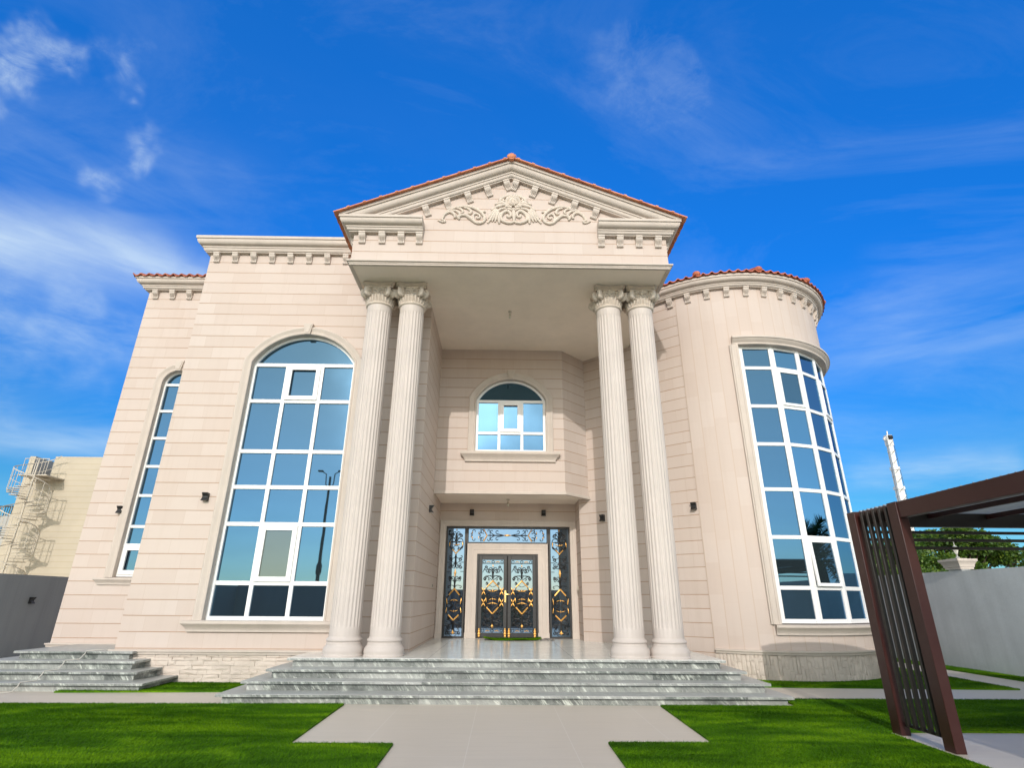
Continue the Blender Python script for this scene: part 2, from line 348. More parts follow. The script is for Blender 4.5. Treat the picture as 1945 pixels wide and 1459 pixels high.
# ------------------------------------------------------------------ mesh helpers
class MB:
    def __init__(s): s.v = []; s.f = []; s.uv = []
    def add(s, verts, faces, uvs=None):
        o = len(s.v); s.v.extend([tuple(map(float, p)) for p in verts])
        for i, f in enumerate(faces):
            s.f.append([o + k for k in f]); s.uv.append(uvs[i] if uvs else None)
        return s
    def quad(s, a, b, c, d, uv=None): return s.add([a, b, c, d], [(0, 1, 2, 3)], [uv] if uv else None)
    def box(s, x0, x1, y0, y1, z0, z1):
        v = [(x, y, z) for z in (z0, z1) for y in (y0, y1) for x in (x0, x1)]
        return s.add(v, [(0, 2, 3, 1), (4, 5, 7, 6), (0, 1, 5, 4), (2, 6, 7, 3), (0, 4, 6, 2), (1, 3, 7, 5)])
    def obox(s, mat, sx, sy, sz):
        """box of full size sx,sy,sz centred on the origin of mat"""
        v = [mat @ Vector((x * sx / 2, y * sy / 2, z * sz / 2)) for z in (-1, 1) for y in (-1, 1) for x in (-1, 1)]
        return s.add(v, [(0, 2, 3, 1), (4, 5, 7, 6), (0, 1, 5, 4), (2, 6, 7, 3), (0, 4, 6, 2), (1, 3, 7, 5)])
    def beam(s, p, q, wd, ht, roll=0.0):
        p = Vector(p); q = Vector(q); d = q - p; L = d.length; d.normalize()
        u = Vector((0, 0, 1)) if abs(d.z) < 0.98 else Vector((0, 1, 0))
        x = d.cross(u).normalized(); z = x.cross(d)
        mt = Matrix((x, d, z)).transposed().to_4x4(); mt.translation = (p + q) / 2
        return s.obox(mt, wd, L, ht)
    def prism(s, poly, z0, z1):
        """vertical prism on an xy polygon (counter-clockwise seen from above)"""
        n = len(poly); v = [(x, y, z0) for x, y in poly] + [(x, y, z1) for x, y in poly]
        f = [tuple(range(n - 1, -1, -1)), tuple(range(n, 2 * n))] + [(i, (i + 1) % n, n + (i + 1) % n, n + i) for i in range(n)]
        return s.add(v, f)
    def lathe(s, prof, cx, cy, n=32, a0=0.0, a1=2 * math.pi):
        full = abs(a1 - a0 - 2 * math.pi) < 1e-6; k = n if full else n + 1
        v = [(cx + r * math.cos(a0 + (a1 - a0) * i / n), cy + r * math.sin(a0 + (a1 - a0) * i / n), z) for r, z in prof for i in range(k)]
        f = []
        for j in range(len(prof) - 1):
            for i in range(n):
                i2 = (i + 1) % k
                f.append((j * k + i, j * k + i2, (j + 1) * k + i2, (j + 1) * k + i))
        return s.add(v, f)
    def tube(s, pts, rad, n=6, flat=None, cap=True):
        """round tube along 3-D points; rad number or list; flat=(axis vector, factor) squashes it"""
        pts = [Vector(p) for p in pts]; m_ = len(pts)
        if not isinstance(rad, (list, tuple)): rad = [rad] * m_
        t0 = (pts[1] - pts[0]).normalized()
        ref = Vector((0, 1, 0)) if abs(t0.y) < 0.9 else Vector((1, 0, 0))
        x = t0.cross(ref).normalized(); v = []
        for i, p in enumerate(pts):
            t = (pts[min(i + 1, m_ - 1)] - pts[max(i - 1, 0)])
            t = t.normalized() if t.length > 1e-9 else t0
            x = (x - t * x.dot(t)); x = x.normalized() if x.length > 1e-6 else t.cross(ref).normalized()
            y = t.cross(x)
            for k in range(n):
                a = 2 * math.pi * k / n; off = (x * math.cos(a) + y * math.sin(a)) * rad[i]
                if flat: off = off - flat[0] * off.dot(flat[0]) * (1 - flat[1])
                v.append(p + off)
        f = [(i * n + k, i * n + (k + 1) % n, (i + 1) * n + (k + 1) % n, (i + 1) * n + k) for i in range(m_ - 1) for k in range(n)]
        if cap: f += [tuple(range(n - 1, -1, -1)), tuple((m_ - 1) * n + k for k in range(n))]
        return s.add(v, f)
    def sweep(s, path, prof, z0=0.0, closed=False, cap=True, uvlen=False):
        """profile [(out, up)] along an xy path, mitred; out is to the right of the way along it"""
        P = [Vector(p) for p in path]; n = len(P); secs = []
        for i in range(n):
            a = P[i - 1] if (i > 0 or closed) else None; b = P[(i + 1) % n] if (i < n - 1 or closed) else None
            d1 = (P[i] - a).normalized() if a is not None else None; d2 = (b - P[i]).normalized() if b is not None else None
            if d1 is None: d1 = d2
            if d2 is None: d2 = d1
            n1 = Vector((d1.y, -d1.x)); n2 = Vector((d2.y, -d2.x)); mm = n1 + n2
            mm = mm / max(0.2, (mm.dot(n1)))
            secs.append([(P[i].x + mm.x * o, P[i].y + mm.y * o, z0 + h) for o, h in prof])
        k = len(prof); v = [q for s_ in secs for q in s_]; f = []
        for i in range(n if closed else n - 1):
            j = (i + 1) % n
            for q in range(k):
                q2 = (q + 1) % k
                f.append((i * k + q, i * k + q2, j * k + q2, j * k + q))
        if cap and not closed: f += [tuple(range(k)), tuple((n - 1) * k + q for q in range(k - 1, -1, -1))]
        return s.add(v, f)
    def ring_xz(s, path, inward, sect, y0):
        """a moulding round an opening: path [(x,z)], outward unit normals, section [(outward, forward)]"""
        k = len(sect); v = []
        for (x, z), (nx, nz) in zip(path, inward):
            for o, d in sect: v.append((x + nx * o, y0 - d, z + nz * o))
        n = len(path)
        f = [(i * k + q, i * k + (q + 1) % k, (i + 1) * k + (q + 1) % k, (i + 1) * k + q) for i in range(n - 1) for q in range(k)]
        f += [tuple(range(k)), tuple((n - 1) * k + q for q in range(k - 1, -1, -1))]
        return s.add(v, f)
    def flatpoly(s, outer, holes, fn, flip=False):
        """planar polygon with holes; fn maps (u,v) to a point"""
        loops = [[Vector((u, v, 0)) for u, v in outer]] + [[Vector((u, v, 0)) for u, v in h] for h in holes]
        tris = tessellate_polygon(loops); pts = [p for l in loops for p in l]
        vv = [fn(p.x, p.y) for p in pts]
        ff = [tuple(reversed(t)) if flip else tuple(t) for t in tris]
        return s.add(vv, ff)
    def sphere(s, c, r, n=10, m_=7):
        c = Vector(c); r = r if isinstance(r, (tuple, list)) else (r, r, r); v = []; f = []
        for j in range(m_ + 1):
            t = math.pi * j / m_
            for i in range(n):
                a = 2 * math.pi * i / n
                v.append((c.x + r[0] * math.sin(t) * math.cos(a), c.y + r[1] * math.sin(t) * math.sin(a), c.z + r[2] * math.cos(t)))
        for j in range(m_):
            for i in range(n): f.append((j * n + i, (j + 1) * n + i, (j + 1) * n + (i + 1) % n, j * n + (i + 1) % n))
        return s.add(v, f)

WORLD = {}
def mesh_from(mb, name, mat, smooth=None, vshift=0.0, normals=True):
    me = bpy.data.meshes.new(name); me.from_pydata(mb.v, [], mb.f); me.validate(verbose=False)
    if normals:
        bm = bmesh.new(); bm.from_mesh(me); bm.to_mesh(me); bm.free()
    if len(me.polygons) == len(mb.f):
        uvl = me.uv_layers.new(name='UVMap'); co = me.vertices
        data = np.zeros((len(me.loops), 2), dtype=np.float32)
        for p, uv in zip(me.polygons, mb.uv):
            if uv is not None:
                for li, q in zip(p.loop_indices, uv): data[li] = q
                continue
            n = p.normal
            if abs(n.z) < 0.75:
                t = Vector((-n.y, n.x, 0)).normalized()
                if abs(t.x) >= abs(t.y):
                    if t.x < 0: t = -t
                elif t.y < 0: t = -t
                for li, vi in zip(p.loop_indices, p.vertices):
                    q = co[vi].co; data[li] = (q.x * t.x + q.y * t.y, q.z - vshift)
            else:
                for li, vi in zip(p.loop_indices, p.vertices):
                    q = co[vi].co; data[li] = (q.x, q.y)
        uvl.data.foreach_set('uv', data.ravel())
    if mat: me.materials.append(mat)
    if smooth is not None:
        me.polygons.foreach_set('use_smooth', [True] * len(me.polygons))
        me.set_sharp_from_angle(angle=R(smooth))
    return me

def obj(name, mb, mat, parent=None, smooth=None, bevel=0.0, vshift=0.0, local=False, label=None, fix=True):
    if isinstance(mat, str): mat = M[mat]
    me = mesh_from(mb, name, mat, smooth, vshift)
    if fix:
        bm = bmesh.new(); bm.from_mesh(me); bmesh.ops.recalc_face_normals(bm, faces=bm.faces); bm.to_mesh(me); bm.free()
    o = bpy.data.objects.new(name, me); COL.objects.link(o)
    if parent is not None:
        o.parent = parent
        if not local: o.matrix_parent_inverse = WORLD[parent].inverted()
    WORLD[o] = Matrix.Identity(4) if not local or parent is None else WORLD[parent].copy()
    if bevel:
        b = o.modifiers.new('edge', 'BEVEL'); b.width = bevel; b.segments = 2; b.limit_method = 'ANGLE'; b.angle_limit = R(40)
        if smooth is None:
            me.polygons.foreach_set('use_smooth', [True] * len(me.polygons)); me.set_sharp_from_angle(angle=R(35)); b.harden_normals = False
    if label: o['label'] = label
    return o

def tag(o, label=None, cat=None, group=None, kind=None):
    for k, v in (('label', label), ('category', cat), ('group', group), ('kind', kind)):
        if v: o[k] = v
    return o
def thing(name, loc, label, cat, group=None, rotz=0.0):
    o = bpy.data.objects.new(name, None); COL.objects.link(o); o.empty_display_size = 0.3
    o.location = loc; o.rotation_euler = (0, 0, rotz)
    WORLD[o] = Matrix.Translation(loc) @ Matrix.Rotation(rotz, 4, 'Z')
    return tag(o, label, cat, group)
def copy_tree(o, parent=None):
    c = o.copy(); COL.objects.link(c)
    if parent is not None: c.parent = parent
    WORLD[c] = WORLD.get(o, Matrix.Identity(4)).copy()
    for ch in list(o.children): copy_tree(ch, c)
    return c
def place(o, parent, loc, rotz=0.0):
    """give a part built at the origin its own place under a thing"""
    o.parent = parent; o.matrix_parent_inverse = WORLD[parent].inverted(); o.location = loc; o.rotation_euler = (0, 0, rotz)

# ================================================================== GROUND
def structure(name, mb, mat, **kw):
    o = obj(name, mb, mat, **kw); o['kind'] = 'structure'; return o
mb = MB(); mb.quad((-900, -900, -0.03), (900, -900, -0.03), (900, 900, -0.03), (-900, 900, -0.03))
M['sand'] = mat_plain('sandy_ground', (0.42, 0.36, 0.28), 0.95, var=0.15, scale=0.2)
structure('ground', mb, 'sand')
mb = MB(); mb.box(-13.3, 11.75, -5, 26, -0.2, 0.0)
structure('pavement', mb, 'paving')

# ================================================================== VILLA
V = thing('villa', (0, 14, 0), 'cream stone two-storey villa with a columned portico, pediment and round tower', 'house')
YM, YW, YB, YD, YP = 12.19, 13.75, 14.70, 16.50, 10.35     # main wall, wing, balcony bay, door and pediment planes
ZS, ZF = 8.39, 0.57                                        # porch ceiling, landing
XL = -7.66
TC = Vector((6.5, 15.75)); TR = 2.97
DA = Vector((2.02, 15.75)); DD = Vector((0.749, -0.663)).normalized()
def tpt(deg, r=TR): return (TC.x + r * math.cos(R(deg)), TC.y + r * math.sin(R(deg)))
A_T = -131.5

CORNICE = [(0, 0), (.092, 0), (.096, .022), (.120, .030), (.136, .052), (.142, .085), (.142, .102), (.162, .106), (.162, .150), (.205, .160), (.238, .180), (.260, .210), (.271, .245), (.274, .285), (.274, .297), (.30, .301), (.30, .375), (0, .38)]
SILL = [(0, 0), (.055, 0), (.055, .03), (.065, .05), (.085, .085), (.115, .115), (.135, .135), (.15, .15), (.15, .205), (0, .215)]
PLINTH = [(-.02, 0), (.05, 0), (.05, .028), (.058, .04), (.075, .05), (.075, .08), (-.02, .085)]

def arc_path(xc, hw, zb, zs, rise, n=28):
    """jamb - segmental arch - jamb, with outward normals"""
    rad = (hw * hw + rise * rise) / (2 * rise); zc = zs + rise - rad
    a0 = math.atan2(zs - zc, -hw); a1 = math.atan2(zs - zc, hw)
    pts = [(xc - hw, zb)]; nr = [(-1, 0)]
    for i in range(n + 1):
        a = a0 + (a1 - a0) * i / n
        pts.append((xc + rad * math.cos(a), zc + rad * math.sin(a)))
        nx, nz = math.cos(a), math.sin(a)
        if i == 0 or i == n:       # mitre with the jamb
            sgn = -1 if i == 0 else 1
            mx, mz = nx + sgn, nz; L = (mx * mx + mz * mz) / (1 + nx * sgn) if (1 + nx * sgn) > .1 else 1
            mx, mz = mx / (1 + nx * sgn), mz / (1 + nx * sgn)
            nx, nz = mx, mz
        nr.append((nx, nz))
    pts.append((xc + hw, zb)); nr.append((1, 0))
    return pts, nr

# ---- walls
def wall_y(Y, outer, holes=(), depth=0.16, vshift=0.0, name='wall'):
    mb = MB(); mb.flatpoly(outer, holes, lambda u, v: (u, Y, v))
    for h in holes:
        n = len(h)
        for i in range(n):
            a, b = h[i], h[(i + 1) % n]
            mb.quad((a[0], Y, a[1]), (b[0], Y, b[1]), (b[0], Y + depth, b[1]), (a[0], Y + depth, a[1]))
    return mb
# main front
mw, mwn = arc_path(-4.83, 1.235, 1.125, 6.84, 0.735)
mb = wall_y(YM, [(XL, .5), (-1.85, .5), (-1.85, ZS + .02), (-3.40, ZS + .02), (-3.40, 9.9), (XL, 9.9)], [mw])
mb.quad((XL, YM, .5), (XL, YM, 9.9), (XL, 22, 9.9), (XL, 22, .5))
mb.quad((-3.4, YM, ZS), (-3.4, YM, 10.2), (-3.4, 22, 10.2), (-3.4, 22, ZS))
mb.quad((XL, 22, .5), (-1.85, 22, .5), (-1.85, 22, 9.9), (XL, 22, 9.9))
obj('wall', mb, 'stone', V, vshift=9.613)
mb = MB(); mb.quad((XL, YM, 10.1), (-3.3, YM, 10.1), (-3.3, 22, 10.1), (XL, 22, 10.1)); obj('flat_roof', mb, 'ceiling', V)
# porch reveal on the left, door wall, balcony bay
mb = MB()
mb.quad((-1.85, YM, .5), (-1.85, YM, ZS + .02), (-1.85, YD, ZS + .02), (-1.85, YD, .5))
obj('reveal_wall', mb, 'stone', V, vshift=9.613)
dz = 3.55
mb = wall_y(YD, [(-1.85, .5), (2.13, .5), (2.13, 4.23), (-1.85, 4.23)], [[(-1.65, .571), (-1.65, dz), (1.94, dz), (1.94, .571)]], 0.12)
mb.quad((2.13, YD, .5), (2.13, YD, 4.3), (2.13, 15.653, 4.3), (2.13, 15.653, .5))
obj('door_wall', mb, 'stone', V, vshift=0.09)
bw, bwn = arc_path(0.175, 0.985, 5.32, 6.86, 0.60)
CH = (2.381, 15.431)
mb = wall_y(YB, [(-1.85, 4.22), (1.65, 4.22), (1.65, ZS + .02), (-1.85, ZS + .02)], [bw], 0.14)
mb.quad((1.65, YB, 4.22), (CH[0], CH[1], 4.22), (CH[0], CH[1], ZS + .02), (1.65, YB, ZS + .02))
obj('balcony_wall', mb, 'stone', V, vshift=6.30)
mb = MB()
for z, s_ in ((4.215, 0),): mb.add([(-1.85, YB, z), (1.65, YB, z), (CH[0], CH[1], z), (2.13, 15.653, z), (2.13, YD, z), (-1.85, YD, z)], [(0, 1, 2, 3, 4, 5)])
obj('balcony_soffit', mb, 'ceiling', V)
mb = MB(); mb.sweep([(-1.85, YB), (1.65, YB), (CH[0] + .03, CH[1] + .03)], [(-.05, 0), (.055, 0), (.055, .05), (.035, .06), (.035, .085), (-.05, .09)], 4.17)
obj('balcony_moulding', mb, 'trim', V, smooth=35)
# slanting wall between porch and tower
TP = tpt(A_T); TP2 = tpt(-127.0)
mb = MB()
a = Vector((2.13, 15.653)); b = Vector(TP)
L = (b - a).length
def hquad(p, q, u0, u1, z0, z1): mb.quad((p[0], p[1], z0), (q[0], q[1], z0), (q[0], q[1], z1), (p[0], p[1], z1), uv=[(u0, z0 - 9.5), (u1, z0 - 9.5), (u1, z1 - 9.5), (u0, z1 - 9.5)])
hquad(a, b, 0, L, -.02, 9.45)
hquad(b, TP2, L, L + .23, -.02, 9.45)
obj('slanting_wall', mb, 'stone', V, fix=False)
# tower: upright cladding, so u and v are swapped
RT_ = 2.985; W0, W1, WZ0, WZ1 = -99.3, -12.0, 1.10, 7.76
mb = MB()
def cyl(a0, a1, z0, z1, r=RT_, step=2.0):
    n = max(1, int(round((a1 - a0) / step)))
    for i in range(n):
        p, q = a0 + (a1 - a0) * i / n, a0 + (a1 - a0) * (i + 1) / n
        P, Q = tpt(p, r), tpt(q, r); k = .30 / 5.95
        up_, uq = (p + 120.9) * k, (q + 120.9) * k
        mb.add([(P[0], P[1], z0), (Q[0], Q[1], z0), (Q[0], Q[1], z1), (P[0], P[1], z1)], [(0, 1, 2, 3)], [[(z0, up_), (z0, uq), (z1, uq), (z1, up_)]])
cyl(-127, W0, .5, 9.45); cyl(W0, W1, .5, WZ0); cyl(W0, W1, WZ1, 9.45); cyl(W1, 120, .5, 9.45)
P, Q = tpt(-127, RT_), tpt(-127, TR - .05); mb.quad((P[0], P[1], .5), (Q[0], Q[1], .5), (Q[0], Q[1], 9.45), (P[0], P[1], 9.45))
for aa in (W0, W1):
    P, Q = tpt(aa, RT_), tpt(aa, 2.80); mb.quad((P[0], P[1], WZ0), (Q[0], Q[1], WZ0), (Q[0], Q[1], WZ1), (P[0], P[1], WZ1))
for zq in (WZ0, WZ1):
    n = 44
    for i in range(n):
        p, q = W0 + (W1 - W0) * i / n, W0 + (W1 - W0) * (i + 1) / n
        mb.quad((*tpt(p, RT_), zq), (*tpt(q, RT_), zq), (*tpt(q, 2.7), zq), (*tpt(p, 2.7), zq))
obj('tower_wall', mb, 'stone_tower', V, smooth=30, fix=False)
# left wing
ww, wwn = arc_path(-8.72, 0.375, 1.98, 6.86, 0.36)
mb = wall_y(YW, [(-10.1, .5), (XL + .01, .5), (XL + .01, 9.68), (-10.1, 9.68)], [ww], 0.13)
mb.quad((-10.1, YW, .5), (-10.1, YW, 9.68), (-10.1, 22, 9.68), (-10.1, 22, .5))
mb.quad((-10.1, 22, .5), (XL, 22, .5), (XL, 22, 9.68), (-10.1, 22, 9.68))
obj('wing_wall', mb, 'stone', V, vshift=9.395)
# hidden rear body, keeps the house solid
mb = MB(); mb.box(-1.6, 9.3, 17.2, 22, 0, 9.2); obj('rear_wall', mb, 'stone', V)

# ---- plinth moulding and split stone below it
mb = MB(); mb.sweep([(-10.1, 20), (-10.1, YW), (XL, YW)], PLINTH, .508)
obj('plinth_moulding', mb, 'trim', V, smooth=35); mb = MB()
mb.sweep([(XL, YW), (XL, YM), (-1.87, YM)], PLINTH, .508); obj('plinth_moulding', mb, 'trim', V, smooth=35); mb = MB()
arcp = [tpt(a, RT_) for a in np.arange(-126.5, 60.1, 2.5)]
mb.sweep(arcp, PLINTH, .508)
obj('plinth_moulding', mb, 'trim', V, smooth=35)
def ledger(mapf, u0, u1, z0, z1, swap=False):
    mb = MB(); rnd = random.Random(5)
    A0, A1, B0, B1 = (u0, u1, z0, z1) if not swap else (z0, z1, u0, u1)
    b = B0
    while b < B1 - 1e-4:
        h = min(rnd.uniform(.06, .10), B1 - b); h = B1 - b if B1 - b - h < .04 else h
        a = A0 - rnd.uniform(0, .2)
        while a < A1:
            l = rnd.uniform(.14, .42); e = min(a + l, A1); s = max(a, A0)
            if e - s > .02:
                g = .003; d = [rnd.uniform(.008, .026) for _ in range(4)]; j = [rnd.uniform(-.007, .007) for _ in range(4)]
                fr = [(s + g, b + g + j[0]), (e - g, b + g + j[1]), (e - g, b + h - g + j[2]), (s + g, b + h - g + j[3])]
                bk = [(s, b), (e, b), (e, b + h), (s, b + h)]
                if swap: fr = [(q, p) for p, q in fr]; bk = [(q, p) for p, q in bk]
                mid = ((fr[0][0] + fr[2][0]) / 2, (fr[0][1] + fr[2][1]) / 2); dm = max(d) * rnd.uniform(.9, 1.3)
                vs = [mapf(*p, dd) for p, dd in zip(fr, d)] + [mapf(*p, 0) for p in bk] + [mapf(*mid, dm)]
                mb.add(vs, [(0, 1, 8), (1, 2, 8), (2, 3, 8), (3, 0, 8), (0, 4, 5, 1), (1, 5, 6, 2), (2, 6, 7, 3), (3, 7, 4, 0)])
            a += l
        b += h
    return mb
obj('split_stone_plinth', ledger(lambda u, z, d: (u, YM - d, z), XL, -3.6, 0, .51), 'split', V)
obj('split_stone_plinth', ledger(lambda u, z, d: (*tpt(math.degrees(u / RT_), RT_ + d), z), R(-127) * RT_, R(15) * RT_, 0, .51, True), 'split', V)
mb = MB(); mb.box(XL, -1.9, YM + .002, YM + .3, -.02, .5); obj('plinth_core', mb, 'trim', V)

# ---- cornices, corbels
mb = MB(); mb.sweep([(XL, 20), (XL, YM), (-3.37, YM)], CORNICE, 9.86); obj('cornice', mb, 'trim', V, smooth=35)
mb = MB(); mb.sweep([(-10.1, 20), (-10.1, YW), (XL + .0, YW)], [(o, h * .86) for o, h in CORNICE], 9.645); obj('wing_cornice', mb, 'trim', V, smooth=35)
mb = MB(); mb.sweep([tuple(a), tuple(b)][:1] + [tpt(q, TR) for q in np.arange(A_T, 70, 2.0)], [(o + .012, h * .80) for o, h in CORNICE], 9.425)
obj('tower_cornice', mb, 'trim', V, smooth=35)
mb = MB()
mb.sweep([(-3.43, YM), (-3.43, YP), (-1.88, YP)], [(o, h * .85) for o, h in CORNICE], 9.20)
obj('pediment_eave_cornice', mb, 'trim', V, smooth=35); mb = MB()
mb.sweep([(2.05, YP), (3.60, YP), (3.60, 16.5)], [(o, h * .85) for o, h in CORNICE], 9.20)
obj('pediment_eave_cornice', mb, 'trim', V, smooth=35)

def corbel_mesh():
    mb = MB(); w_ = .072
    prof = [(0, 0), (.035, 0), (.05, .012), (.05, .05), (.042, .075), (.05, .10), (.075, .125), (.10, .155), (.112, .19), (.112, .215), (.125, .225), (.125, .262), (0, .262)]
    n = len(prof)
    mb.add([(x, -o, z - .262) for x in (-w_, w_) for o, z in prof],
           [tuple(range(n)), tuple(range(2 * n - 1, n - 1, -1))] + [(i, i + n, (i + 1) % n + n, (i + 1) % n) for i in range(n)])
    for x in (-.035, 0, .035): mb.beam((x, -.104, -.12), (x, -.045, -.235), .012, .012)
    return mb
corb = obj('corbel', corbel_mesh(), 'trim', V, local=True, smooth=30)
corb_used = [False]
def put_corbel(x, y, z, rz=0.0, ry=0.0, s=1.0):
    o = corb if not corb_used[0] else corb.copy()
    if corb_used[0]: COL.objects.link(o)
    corb_used[0] = True
    o.parent = V; o.matrix_parent_inverse = WORLD[V].inverted()
    o.location = (x, y, z); o.rotation_mode = 'XYZ'; o.rotation_euler = (0, ry, rz); o.scale = (s, 1, s)
for k in range(9): put_corbel(-7.465 + .4735 * k, YM, 9.862)
for k in range(5): put_corbel(-9.885 + .4735 * k, YW, 9.648)
for x in (-3.23, -2.785, -2.36, -1.955): put_corbel(x, YP, 9.203)
for x in (2.125, 2.545, 2.975, 3.405): put_corbel(x, YP, 9.203)
for k in range(5): put_corbel(-3.43, YP + .22 + .45 * k, 9.203, R(-90))
for k in range(6): put_corbel(3.60, YP + .22 + .45 * k, 9.203, R(90))
for k in range(16):
    a = -129.6 + 9.5 * k; P = tpt(a, RT_); put_corbel(P[0], P[1], 9.43, R(a + 90))

# ---- pediment
PX, PZ, SL = 0.09, 11.135, 0.418
def ztop(x): return PZ - SL * abs(x - PX)
mb = MB()
mb.add([(-3.43, YP, ZS + .05), (3.60, YP, ZS + .05), (3.60, YP, ztop(3.6) - .2), (PX, YP, PZ - .2), (-3.43, YP, ztop(-3.43) - .2)], [(0, 1, 2, 3, 4)])
mb.quad((-3.43, YP, ZS + .05), (-3.43, 13.0, ZS + .05), (-3.43, 13.0, 9.5), (-3.43, YP, 9.5))
mb.quad((3.60, YP, ZS + .05), (3.60, 17.5, ZS + .05), (3.60, 17.5, 9.5), (3.60, YP, 9.5))
obj('pediment_wall', mb, 'stone', V, vshift=9.04)
RAKE = [(0, -.36), (.092, -.36), (.096, -.34), (.120, -.332), (.136, -.31), (.142, -.277), (.142, -.26), (.162, -.256), (.162, -.212), (.205, -.202), (.238, -.182), (.260, -.152), (.271, -.117), (.274, -.085), (.274, -.075), (.305, -.071), (.305, 0), (0, .004)]
mb = MB(); xs = [-3.735, PX, 3.915]; k = len(RAKE)
mb.add([(x, YP - o, ztop(x) + h * 1.0) for x in xs for o, h in RAKE],
       [(i * k + q, (i + 1) * k + q, (i + 1) * k + (q + 1) % k, i * k + (q + 1) % k) for i in range(2) for q in range(k)])
o = obj('raking_cornice', mb, 'trim', V, smooth=35)
bm = bmesh.new(); bm.from_mesh(o.data)
bmesh.ops.bisect_plane(bm, geom=bm.verts[:] + bm.edges[:] + bm.faces[:], plane_co=(0, 0, 9.518), plane_no=(0, 0, 1), clear_inner=True)
bm.to_mesh(o.data); bm.free()
th = math.atan(SL)
for sgn in (-1, 1):
    for k in range(5):
        x = PX + sgn * (.135, .58, 1.03, 1.50, 1.98)[k]
        put_corbel(x, YP, ztop(x) - .362 * 1.0 + .004, 0, sgn * th, 1.0)
# porch ceiling slab and its edge moulding
mb = MB(); mb.box(-3.40, 3.57, YP - .03, 17.0, ZS, ZS + .04); obj('porch_ceiling', mb, 'ceiling', V)
mb = MB(); mb.sweep([(-3.40, YM), (-3.40, YP), (3.57, YP), (3.57, 16.4)], [(-.02, 0), (.045, 0), (.05, .03), (.065, .035), (.065, .055), (.09, .062), (.10, .07), (.10, .10), (-.02, .105)], ZS - .018)
obj('porch_moulding', mb, 'trim', V, smooth=35)

# ---- carved ornament in the pediment (strokes drawn in a grid, then set out in metres)
def om(px, py): return (-1.783 + .0019815 * px + .000144 * py, 10.773 - .002378 * py + .0000427 * px)
def smooth_path(pts, n=5):
    out = []; P = [pts[0]] + list(pts) + [pts[-1]]
    for i in range(1, len(P) - 2):
        p0, p1, p2, p3 = P[i - 1], P[i], P[i + 1], P[i + 2]
        for q in range(n):
            t = q / n; t2, t3 = t * t, t * t * t
            out.append(tuple(.5 * (2 * p1[d] + (p2[d] - p0[d]) * t + (2 * p0[d] - 5 * p1[d] + 4 * p2[d] - p3[d]) * t2 + (3 * p1[d] - p0[d] - 3 * p2[d] + p3[d]) * t3) for d in range(len(p1))))
    out.append(tuple(pts[-1])); return out
def taper(n, r0, r1, r2): return [r0 + (r1 - r0) * (i / (n - 1) * 2) if i < n / 2 else r1 + (r2 - r1) * ((i / (n - 1) - .5) * 2) for i in range(n)]
centre = [
    ([(950, 505), (915, 528), (860, 525), (808, 500), (795, 455), (825, 410), (865, 392), (900, 405), (912, 440), (892, 462), (868, 450), (878, 432)], .03, .042, .022),
    ([(940, 385), (905, 366), (850, 358), (790, 372), (755, 405), (752, 440), (782, 452), (806, 432), (795, 412)], .022, .036, .022),
    ([(760, 372), (715, 430), (640, 528)], .03, .045, .018), ([(765, 385), (730, 440), (690, 510)], .03, .04, .015),
    ([(775, 400), (750, 450), (725, 515)], .03, .04, .015), ([(785, 420), (775, 480), (772, 535)], .03, .045, .018), ([(745, 360), (700, 410), (655, 470)], .025, .035, .015),
    ([(900, 318), (840, 318), (780, 335), (735, 350), (692, 378)], .03, .042, .018), ([(880, 300), (820, 296), (770, 302), (732, 308)], .03, .038, .018),
    ([(930, 345), (880, 340), (868, 348), (868, 352)], .03, .04, .04),
    ([(945, 210), (900, 208), (850, 222), (808, 250), (795, 275), (815, 285), (840, 270), (830, 250), (815, 258)], .03, .04, .018),
    ([(950, 225), (905, 235), (875, 265), (868, 300)], .03, .05, .03), ([(950, 240), (920, 265), (905, 310)], .03, .05, .03),
    ([(948, 380), (940, 430), (948, 500)], .03, .04, .03), ([(820, 300), (790, 320), (740, 330)], .02, .03, .015)]
side = [
    ([(70, 492), (110, 512), (145, 515), (150, 498), (118, 490), (130, 462), (165, 405), (240, 360), (340, 336), (430, 338), (510, 365), (575, 410), (608, 465), (595, 510), (545, 532), (500, 518), (478, 480), (478, 440), (510, 420), (548, 436), (552, 466), (525, 474), (515, 455)], .018, .036, .02),
    ([(150, 430), (200, 400), (245, 412), (268, 445), (262, 470)], .02, .038, .025), ([(215, 380), (275, 385), (318, 415), (322, 450), (300, 478)], .02, .036, .02),
    ([(290, 352), (340, 368), (358, 398), (340, 415)], .02, .032, .018), ([(370, 345), (425, 362), (455, 395), (440, 420), (425, 405)], .02, .036, .022),
    ([(330, 440), (390, 438), (440, 470), (490, 515), (520, 535)], .028, .045, .02), ([(330, 440), (300, 460), (320, 485)], .03, .035, .02),
    ([(560, 400), (605, 395), (622, 402)], .02, .026, .014), ([(590, 470), (632, 485)], .02, .022, .012), ([(460, 345), (530, 365), (585, 425)], .02, .03, .016)]
def carve(strokes, mirror=None):
    mb = MB(); ax = Vector((0, 1, 0))
    for pts, r0, r1, r2 in strokes:
        for mm in (False, True) if mirror == 'both' else ((mirror is True),):
            P = smooth_path([((2 * 947 - p[0]) if mm else p[0], p[1] + (p[0] - 947) * .018 * (-1 if mm else 0)) for p in pts], 4)
            W_ = [om(*p) for p in P]
            mb.tube([(x, YP - .018, z) for x, z in W_], taper(len(W_), r0 * 1.05, r1 * 1.08, r2 * 1.05), 8, flat=(ax, 1.15))
    return mb
mb = carve(centre, 'both')
x, z = om(947, 275); mb.sphere((x, YP, z), (.19, .055, .15), 16, 10)
x, z = om(947, 312); mb.sphere((x, YP - .06, z), (.03, .03, .03))
